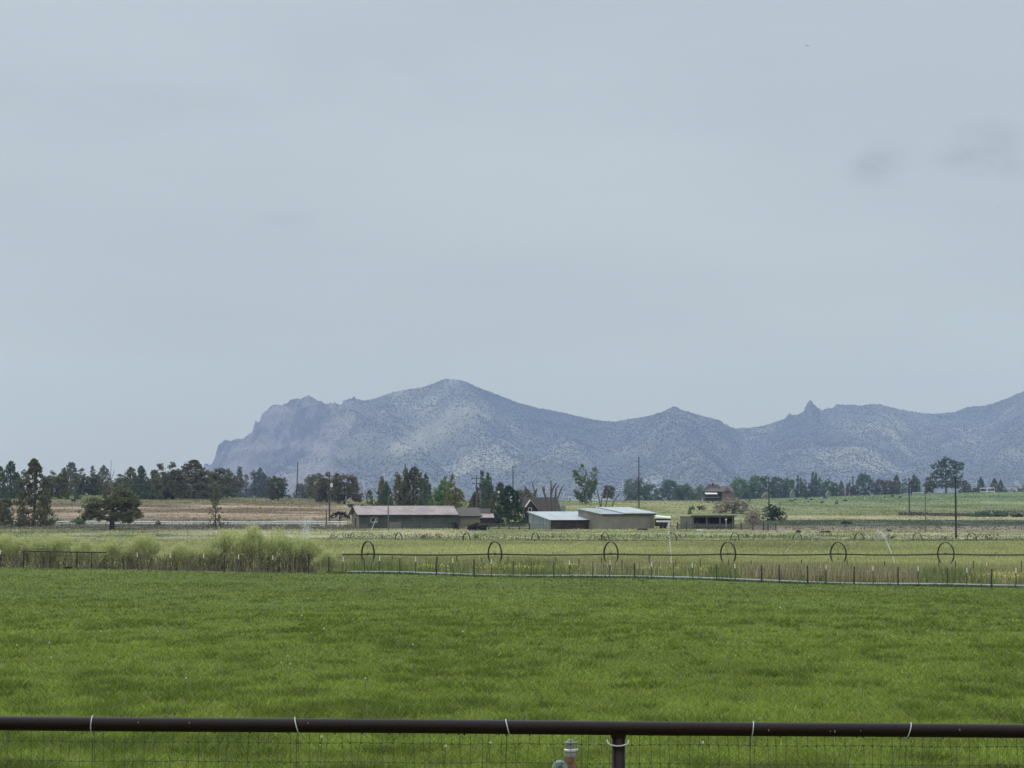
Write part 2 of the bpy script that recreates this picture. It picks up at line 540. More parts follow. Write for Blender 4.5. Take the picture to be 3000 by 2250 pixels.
# ------------------------------------------------------------------ grass (triangle blades)
def blades(X, Y, h, wd, lean, C, zoff=-.02, tipw=0.0):
    n = len(X)
    Z = G(X, Y) + zoff
    yaw = rng.uniform(0, 2 * np.pi, n)
    dx, dy = np.cos(yaw) * wd * .5, np.sin(yaw) * wd * .5
    la = rng.uniform(0, 2 * np.pi, n); ll = lean * h
    V = np.empty((n, 3, 3))
    V[:, 0] = np.stack([X - dx, Y - dy, Z], 1)
    V[:, 1] = np.stack([X + dx, Y + dy, Z], 1)
    V[:, 2] = np.stack([X + np.cos(la) * ll, Y + np.sin(la) * ll, Z + h], 1)
    f = np.arange(n * 3).reshape(n, 3)
    return V.reshape(-1, 3), f, np.repeat(C, 3, axis=0)


def rand_fan(n, y0, y1, margin=.30, power=1.0, side=1.0):
    """points in the view fan (plus side margin), density falling with distance"""
    t = rng.uniform(0, 1, n)
    Y = (y0 ** (1 - power) + t * (y1 ** (1 - power) - y0 ** (1 - power))) ** (1 / (1 - power)) if power != 1 else y0 * (y1 / y0) ** t
    X = rng.uniform(-1, 1, n) * (Y * .2249 * (1 + margin) + side)
    return X, Y


def make_stuff(name, parts, m, label, cat):
    V, f, C, n = [], [], [], 0
    for (v, ff, c) in parts:
        V.append(v); f.append(ff + n); C.append(c); n += len(v)
    me = big_mesh(name, np.vstack(V), np.vstack(f), np.vstack(C))
    me.materials.append(m)
    return tag(link(name, me), label, cat, kind="stuff")


def pasture():
    n = 1650000
    X, Y = rand_fan(n, 12.6, 163, .22, 1.55, 4.0)
    keep = Y < fence_Y(X, Y) + 1.0
    X, Y = X[keep], Y[keep]
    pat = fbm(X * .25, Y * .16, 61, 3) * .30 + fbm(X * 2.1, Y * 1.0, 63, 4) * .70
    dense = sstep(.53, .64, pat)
    h = (0.04 + .07 * rng.random(len(X)) ** 1.5 + .09 * dense * rng.random(len(X)) ** .5) * (1 + .15 * sstep(60, 150, Y))
    wd = np.maximum(.007, Y * .00042) * rng.uniform(.7, 1.5, len(X))
    lean = rng.uniform(.4, 2.4, len(X))
    hue = rng.random(len(X))[:, None]
    a, b = np.array([.128, .192, .016]), np.array([.262, .318, .046])
    C = a + (b - a) * hue
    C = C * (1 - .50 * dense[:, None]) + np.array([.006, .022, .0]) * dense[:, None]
    big = fbm(X * .03, Y * .02, 65, 3)[:, None]
    C *= .92 + .18 * big
    far = sstep(60, 150, Y)[:, None]
    C = C * (1 - .35 * far) + np.array([.20, .235, .085]) * .35 * far
    C *= (.42 + 1.15 * rng.random(len(X)) ** 1.2)[:, None]
    dry = (rng.random(len(X)) < .08)[:, None]
    C = np.where(dry, np.array([.30, .30, .13]), C)
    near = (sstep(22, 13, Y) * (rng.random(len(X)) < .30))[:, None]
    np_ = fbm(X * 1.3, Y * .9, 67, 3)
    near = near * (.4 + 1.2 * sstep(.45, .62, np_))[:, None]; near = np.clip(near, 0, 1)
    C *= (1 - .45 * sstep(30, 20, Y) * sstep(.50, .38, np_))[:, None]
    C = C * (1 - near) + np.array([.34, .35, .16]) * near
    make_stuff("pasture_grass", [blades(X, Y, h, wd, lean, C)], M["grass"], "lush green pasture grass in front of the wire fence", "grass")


pasture()


def hay_field():
    n = 230000
    X, Y = rand_fan(n, 172, 405, .25, 1.5)
    keep = Y > fence_Y(X, Y) + 18
    X, Y = X[keep], Y[keep]
    pat = fbm(X * .03, Y * .05, 71, 5)
    h = .18 + .22 * rng.random(len(X)) + .38 * rng.random(len(X)) * sstep(215, 200, Y)
    wd = Y * .00075 * rng.uniform(.6, 1.3, len(X))
    hue = rng.random(len(X))[:, None]
    C = np.array([.25, .262, .098]) + np.array([.20, .17, .105]) * hue
    C *= (.50 + 1.0 * pat)[:, None]
    far = sstep(300, 380, Y)[:, None] * rng.random(len(X))[:, None]
    C = C * (1 - far * .6) + np.array([.30, .275, .165]) * far * .6
    make_stuff("hay_field_grass", [blades(X, Y, h, wd, rng.uniform(.1, .8, len(X)), C)], M["grass"], "pale yellow-green hay grass around the wheel lines", "grass")


hay_field()

def far_fields():
    n = 330000
    X, Y = rand_fan(n, 372, 1420, .22, 1.25)
    Z = G(X, Y)
    C = ground_color(X, Y, Z)
    patch = fbm(X * .09, Y * .03, 75, 4)
    keep = rng.random(n) < .25 + 1.1 * sstep(.40, .62, patch)
    X, Y, Z, C, patch = X[keep], Y[keep], Z[keep], C[keep], patch[keep]
    h = (.05 + .24 * rng.random(len(X)) ** 2.2) * (1 + Y / 2500)
    wd = Y * .00075 * rng.uniform(.7, 1.6, len(X))
    C = C * (.66 + .85 * rng.random(len(X)) ** 1.1)[:, None] * 1.5
    C = np.clip(C, 0, .75)
    make_stuff("rough_grass", [blades(X, Y, h, wd, rng.uniform(.1, 1.4, len(X)), C)], M["grass"], "patchy dry and green grass over the far fields and slopes", "grass")


far_fields()


def fence_base(px): return 1663 + 59 * px / 3000.0


def strip_points(n, px0, px1, d0, d1):
    """points behind the front fence line: px range, d metres beyond it"""
    px = rng.uniform(px0, px1, n); d = rng.uniform(d0, d1, n)
    Y = 155 - 7 * (px - 1500) / 1500 + d
    X = (px - 1500) / F * Y
    return px, X, Y


def weeds():
    parts = []
    # leafy green weeds
    px, X, Y = strip_points(34000, 930, 3150, .9, 22)
    gden = .28 + .5 * np.exp(-((px - 1110) / 90) ** 2) + .75 * np.exp(-((px - 1560) / 90) ** 2) + .5 * np.exp(-((px - 2120) / 50) ** 2) + 1.0 * np.exp(-((px - 2780) / 85) ** 2) + .3 * np.exp(-((px - 1300) / 120) ** 2)
    clump = fbm(X * .9, Y * .7, 81, 3)
    keep = rng.random(len(X)) < gden * sstep(.3, .6, clump) * 1.3
    px, X, Y, clump, gd = px[keep], X[keep], Y[keep], clump[keep], gden[keep]
    h = (.32 + .85 * rng.random(len(X)) ** 1.3 * np.minimum(gd + .35, 1)) * (.6 + .8 * clump)
    C = np.array([.090, .128, .038]) + np.array([.15, .15, .06]) * rng.random(len(X))[:, None]
    parts.append(blades(X, Y, h, .06 + .09 * rng.random(len(X)), rng.uniform(.05, .5, len(X)), C))
    # pale low grass along the whole strip
    px, X, Y = strip_points(42000, 930, 3150, .9, 26)
    h = .2 + .45 * rng.random(len(X)) ** 1.5
    C = np.array([.17, .20, .07]) + np.array([.19, .165, .085]) * rng.random(len(X))[:, None]
    parts.append(blades(X, Y, h, .05 + .06 * rng.random(len(X)), rng.uniform(.1, .7, len(X)), C))
    # a little grass right against the pipe
    px, X, Y = strip_points(7000, 960, 3150, .1, .5)
    keep = rng.random(len(X)) < .3 + 1.0 * np.exp(-((px - 1560) / 75) ** 2) + .45 * np.exp(-((px - 1400) / 110) ** 2) + .8 * np.exp(-((px - 2780) / 90) ** 2) + .9 * sstep(.5, .6, fbm(X * .35, X * 0, 83, 2))
    X, Y = X[keep], Y[keep]
    C = np.array([.06, .09, .03]) + np.array([.08, .08, .03]) * rng.random(len(X))[:, None]
    parts.append(blades(X, Y, .08 + .20 * rng.random(len(X)), .05 + .04 * rng.random(len(X)), rng.uniform(.1, .6, len(X)), C))
    make_stuff("tall_weeds", parts, M["grass"], "green weeds growing between the two wire fences", "weeds")
    # dry tall stems
    px, X, Y = strip_points(42000, 930, 3100, 1.2, 20)
    dn = .06 + 1.0 * sstep(2130, 2230, px) * sstep(2720, 2640, px) + .25 * np.exp(-((px - 1800) / 120) ** 2) + .12 * sstep(2600, 2700, px)
    keep = rng.random(len(X)) < dn
    px, X, Y = px[keep], X[keep], Y[keep]
    h = .4 + .95 * rng.random(len(X)) * (.5 + .9 * fbm(X * .5, Y * .3, 87, 2))
    C = np.array([.24, .215, .12]) + np.array([.30, .26, .16]) * rng.random(len(X))[:, None] ** 2
    C *= np.where(rng.random(len(X)) < .3, .45, 1.12)[:, None]
    make_stuff("dry_grass", [blades(X, Y, h, .035 + .05 * rng.random(len(X)), rng.uniform(.02, .22, len(X)), C)], M["grass"], "tall dry tan grass stems standing behind the wire fence", "dry grass")
    # yellow mustard heads: small diamonds at flower height
    px, X, Y = strip_points(15000, 1150, 3150, 4, 23)
    dn = .8 * sstep(1215, 1260, px) * sstep(1330, 1290, px) + .9 * sstep(1390, 1440, px) * sstep(1720, 1660, px) + .6 * sstep(1840, 1880, px) * sstep(2000, 1960, px) + .25 * sstep(2000, 2030, px) * sstep(2120, 2080, px) + .85 * sstep(2790, 2850, px)
    keep = rng.random(len(X)) < dn * sstep(.38, .62, fbm(X * .8, Y * .5, 89, 3)) * .95
    X, Y = X[keep], Y[keep]
    n = len(X); Z = G(X, Y) + .3 + .42 * rng.random(n)
    s = .035 + .05 * rng.random(n)
    V = np.empty((n, 4, 3)); yaw = rng.uniform(0, 6.28, n)
    ax = np.stack([np.cos(yaw), np.sin(yaw), rng.uniform(-.3, .3, n)], 1) * s[:, None]
    ay = np.stack([-np.sin(yaw) * .5, np.cos(yaw) * .5, np.ones(n)], 1) * s[:, None]
    P = np.stack([X, Y, Z], 1)
    V[:, 0], V[:, 1], V[:, 2], V[:, 3] = P - ax, P - ay, P + ax, P + ay
    C = np.array([.46, .43, .09]) + np.array([.22, .19, .08]) * rng.random(n)[:, None]
    make_stuff("mustard_flowers", [(V.reshape(-1, 3), np.arange(n * 4).reshape(n, 4), np.repeat(C, 4, 0))], M["grass"], "yellow mustard flowers among the weeds below the wheel line", "wild flowers")


weeds()


# ------------------------------------------------------------------ leaf clump crowns
def leaf_quads(P, size, C, flat=.0):
    n = len(P)
    a = rng.normal(size=(n, 3)); a[:, 2] *= (1 - flat); a /= np.linalg.norm(a, axis=1)[:, None]
    b = rng.normal(size=(n, 3)); b -= (a * b).sum(1)[:, None] * a; b /= np.linalg.norm(b, axis=1)[:, None]
    a = a * (size * rng.uniform(.6, 1.4, n))[:, None]; b = b * (size * rng.uniform(.5, 1.1, n))[:, None]
    V = np.empty((n, 4, 3)); V[:, 0], V[:, 1], V[:, 2], V[:, 3] = P - a, P - b * .8, P + a, P + b * .8
    return V.reshape(-1, 3), np.arange(n * 4).reshape(n, 4), np.repeat(C, 4, 0)


def envelope(kind):
    """clump centres and radii in a unit box: z 0..1, half width .5"""
    out = []
    if kind == "cone":
        ph = rng.uniform(0, 6.28, 4)
        for i in range(330):
            h = .03 + .97 * rng.random() ** 1.35
            th = rng.uniform(0, 6.28)
            lob = .88 + .13 * math.sin(2 * th + ph[0] + 5 * h) + .12 * math.sin(3 * th + ph[1] - 9 * h) + .08 * math.sin(19 * h + ph[2] + th)
            r = (.5 * (1 - h) ** .72 * min(1, .72 + h * 2.2) + .025) * lob * math.sqrt(rng.uniform(.2, 1))
            out.append((r * math.cos(th), r * math.sin(th), h, .055 * (1.15 - .6 * h)))
    elif kind == "multi":
        k = rng.integers(5, 8)
        for j in range(k):
            bx, by = rng.uniform(-.3, .3, 2); top = rng.uniform(.58, .96) if j else 1.0
            rr = rng.uniform(.18, .27)
            if j == 0: bx *= .6; by *= .5
            b0 = rng.uniform(.02, .12)
            for i in range(58):
                t = rng.random() ** 1.1; h = b0 + (top - b0) * t; th = rng.uniform(0, 6.28)
                r = rr * (1 - t) ** .5 * min(1, .7 + t * 2) * math.sqrt(rng.uniform(.1, 1)) * (1 + .2 * math.sin(13 * t + j))
                out.append((bx + r * math.cos(th), by + r * math.sin(th), h, .05))
    elif kind == "round":
        for j in range(30):
            th = rng.uniform(0, 6.28); e = rng.random()
            hz = .30 + .58 * e; rr = .40 * math.sqrt(max(0, 1 - (e * .95) ** 2)) * math.sqrt(rng.uniform(.1, 1))
            if j < 10: hz = rng.uniform(.24, .36); rr = rng.uniform(.2, .40); th = 6.28 * j / 10 + .3
            cx, cy_ = rr * math.cos(th), rr * math.sin(th)
            R0 = rng.uniform(.09, .15)
            for i in range(18):
                d = rng.normal(size=3); d /= np.linalg.norm(d); d *= R0 * rng.random() ** .4
                out.append((cx + d[0], cy_ + d[1], min(hz + d[2], 1.0), .045))
    elif kind == "dome":
        k = 20
        for j in range(k):
            th = 2.4 * j + rng.uniform(-.4, .4); e = (j + rng.random()) / k; hz = .10 + .80 * e
            rr = .40 * math.sqrt(max(0, 1 - (max(0, e - .25) / .78) ** 2)) * rng.uniform(.45, 1) * (.8 + .8 * min(e, .25))
            R0 = rng.uniform(.12, .18)
            for i in range(20):
                d = rng.normal(size=3); d /= np.linalg.norm(d); d *= R0 * rng.random() ** .45
                z = hz + d[2] * .8
                if z > .03: out.append((rr * math.cos(th) + d[0], rr * math.sin(th) + d[1], min(z, 1.0), .045))
    elif kind == "poplar":
        for (bx, tx, b0, top, rr) in [(-.02, -.10, .05, 1.0, .15), (.12, .28, .2, .92, .17), (-.12, -.32, .45, .86, .13), (.02, .12, .02, .6, .2), (-.1, -.3, .08, .34, .12), (.2, .3, .3, .6, .1)]:
            for i in range(95):
                t = rng.random(); h = b0 + (top - b0) * t; th = rng.uniform(0, 6.28)
                r = rr * math.sin(math.pi * min(1, .12 + t * .86)) ** .6 * math.sqrt(rng.uniform(.05, 1)) * (1 + .35 * math.sin(19 * t + bx * 30))
                out.append((bx + (tx - bx) * t + r * math.cos(th), r * math.sin(th), h, .034))
    elif kind == "layer":
        for (cx, z, rx, n) in [(0, .97, .1, 22), (-.12, .88, .16, 30), (.2, .9, .12, 24), (.34, .84, .12, 20), (-.16, .76, .2, 34), (.08, .78, .16, 26), (.3, .72, .14, 22), (.02, .64, .3, 44), (-.2, .56, .2, 28), (.2, .58, .2, 28),
                              (-.02, .46, .36, 60), (-.36, .42, .13, 16), (.05, .34, .4, 66), (-.28, .26, .2, 34), (.24, .27, .22, 34), (0, .2, .34, 44)]:
            for i in range(n):
                th = rng.uniform(0, 6.28); r = rx * math.sqrt(rng.random())
                out.append((cx + r * math.cos(th), r * math.sin(th), z + rng.normal() * .025, .036))
    elif kind == "sparse":
        ph = rng.uniform(0, 6.28)
        for i in range(150):
            h = .06 + .94 * rng.random() ** 1.3; th = rng.uniform(0, 6.28)
            r = (.48 * (1 - h) ** 1.1 + .05) * math.sqrt(rng.uniform(.03, 1)) * (.72 + .3 * math.sin(23 * h + ph + 2 * th))
            out.append((r * math.cos(th), r * math.sin(th), h, .036))
    elif kind == "bush":
        for j in range(12):
            th = 2.4 * j; rr = .36 * math.sqrt((j + .5) / 12); hz = rng.uniform(.08, .82) * (1 - rr * 1.1)
            R0 = rng.uniform(.13, .2)
            for i in range(20):
                d = rng.normal(size=3); d /= np.linalg.norm(d); d *= R0 * rng.random() ** .4
                z = hz + d[2] * 1.1
                if z > -.02: out.append((rr * math.cos(th) + d[0], rr * math.sin(th) + d[1], max(.02, min(z, 1.0)), .06))
    elif kind == "ball":
        ph = rng.uniform(0, 6.28, 3)
        for i in range(300):
            d = rng.normal(size=3); d /= np.linalg.norm(d)
            lob = .86 + .14 * math.sin(3 * math.atan2(d[1], d[0]) + ph[0] + 4 * d[2]) + .10 * math.sin(7 * d[2] + ph[1] + 5 * math.atan2(d[1], d[0]))
            d *= lob * rng.random() ** .45
            if i % 4 == 0: d[2] = rng.uniform(-.9, -.3); d[:2] *= .86 / max(.45, np.hypot(d[0], d[1]))
            out.append((d[0] * .47, d[1] * .47, max(.02, .47 + d[2] * .5), .045))
    elif kind == "umbrella":
        for i in range(170):
            th = rng.uniform(0, 6.28); r = .5 * math.sqrt(rng.random())
            out.append((r * math.cos(th), r * math.sin(th), .93 - .75 * r * r - rng.random() * .2 - (.12 if r > .38 else 0), .05))
    return np.array(out)


PAL = {
    "juniper": ((.095, .100, .050), (.205, .205, .112)),
    "juniperbrown": ((.108, .102, .053), (.215, .198, .115)),
    "bluegreen": ((.075, .115, .076), (.156, .208, .126)),
    "green": ((.088, .159, .061), (.186, .273, .109)),
    "lightgreen": ((.120, .169, .078), (.210, .265, .120)),
    "olive": ((.123, .132, .057), (.266, .256, .123)),
    "darkgreen": ((.027, .054, .027), (.061, .095, .046)),
    "black": ((.027, .027, .029), (.061, .056, .055)),
    "brown": ((.247, .208, .156), (.403, .345, .267)),
    "grey": ((.161, .154, .132), (.278, .264, .220)),
}
CROWN, TRUNK = {}, {}


def crown_mesh(kind, pal, var):
    key = (kind, pal, var)
    if key in CROWN: return CROWN[key]
    e = envelope(kind)
    per = 20
    n = len(e) * per
    d = rng.normal(size=(n, 3)); d /= np.linalg.norm(d, axis=1)[:, None]
    rad = np.repeat(e[:, 3], per)
    P = np.repeat(e[:, :3], per, 0) + d * (rad * rng.random(n) ** .5)[:, None]
    lo, hi = map(np.array, PAL[pal])
    ct = np.repeat(rng.random(len(e)), per)
    t = np.clip(ct * .65 + rng.random(n) * .35, 0, 1)[:, None]
    C = lo + (hi - lo) * t
    size = .0195 if kind not in ("poplar", "layer", "sparse") else .0145
    if kind in ("bush", "umbrella"): size = .024
    V, f, C4 = leaf_quads(P, size, C)
    V[:, 2] = np.maximum(V[:, 2], .005)
    me = big_mesh("crown", V, f, C4)
    me.materials.append(M["leaf"])
    CROWN[key] = me
    return me


def trunk_mesh(kind, var):
    key = (kind, var)
    if key in TRUNK: return TRUNK[key]
    b = MB()
    top = {"cone": .93, "multi": .75, "round": .6, "dome": .6, "poplar": .9, "layer": .95, "sparse": .97, "bush": .5, "ball": .55, "umbrella": .75}[kind]
    r0 = {"cone": .032, "multi": .035, "round": .042, "dome": .03, "poplar": .022, "layer": .028, "sparse": .022, "bush": .02, "ball": .03, "umbrella": .05}[kind]
    nseg = 7
    zs = np.linspace(-.03, top, nseg)
    bend = rng.normal(size=2) * .02
    pts = [(bend[0] * math.sin(3 * z), bend[1] * math.sin(3 * z), z) for z in zs]
    b.tube(pts, np.linspace(r0, r0 * .25, nseg), 6)
    nl = {"cone": 7, "multi": 7, "round": 9, "dome": 8, "poplar": 6, "layer": 9, "sparse": 10, "bush": 7, "ball": 8, "umbrella": 6}[kind]
    for i in range(nl):
        z = rng.uniform(.15, top * .8); th = rng.uniform(0, 6.28)
        ln = .34 * (1 - z * .7)
        up = rng.uniform(.05, .22)
        p0 = np.array([0, 0, z]); p1 = p0 + np.array([math.cos(th) * ln * .5, math.sin(th) * ln * .5, up * .4]); p2 = p0 + np.array([math.cos(th) * ln, math.sin(th) * ln, up])
        b.tube([p0, p1, p2], [r0 * .45, r0 * .3, r0 * .12], 5)
    me = b.mesh("trunk")
    me.materials.append(M["bark"] if kind not in ("poplar", "layer") else M["greybark"])
    TRUNK[key] = me
    return me


def tree(name, kind, pal, px, base, top, wpx, label, cat="tree", group=None, Y=None, var=None, depth=1.0):
    p = hit(px, base) if Y is None else on_ground(px, Y)
    s = p[1] / F
    ptop = at(px, top, p[1])
    h = max(ptop[2] - p[2], .3); wd = wpx * s * (1.9 if group == GL else 1.55 if group in (GM, GR) else 1.3)
    var = random.randrange(3) if var is None else var
    t = thing(name, p, label, cat, group, rz=random.uniform(0, 6.28) if kind not in ("poplar", "layer") else 0)
    for nm, me in (("trunk", trunk_mesh(kind, var)), ("crown", crown_mesh(kind, pal, var))):
        o = link(nm, me, t)
        k = 1.0 if nm == "crown" else 1.0
        o.scale = (wd * k, wd * depth * k, h)
    return t


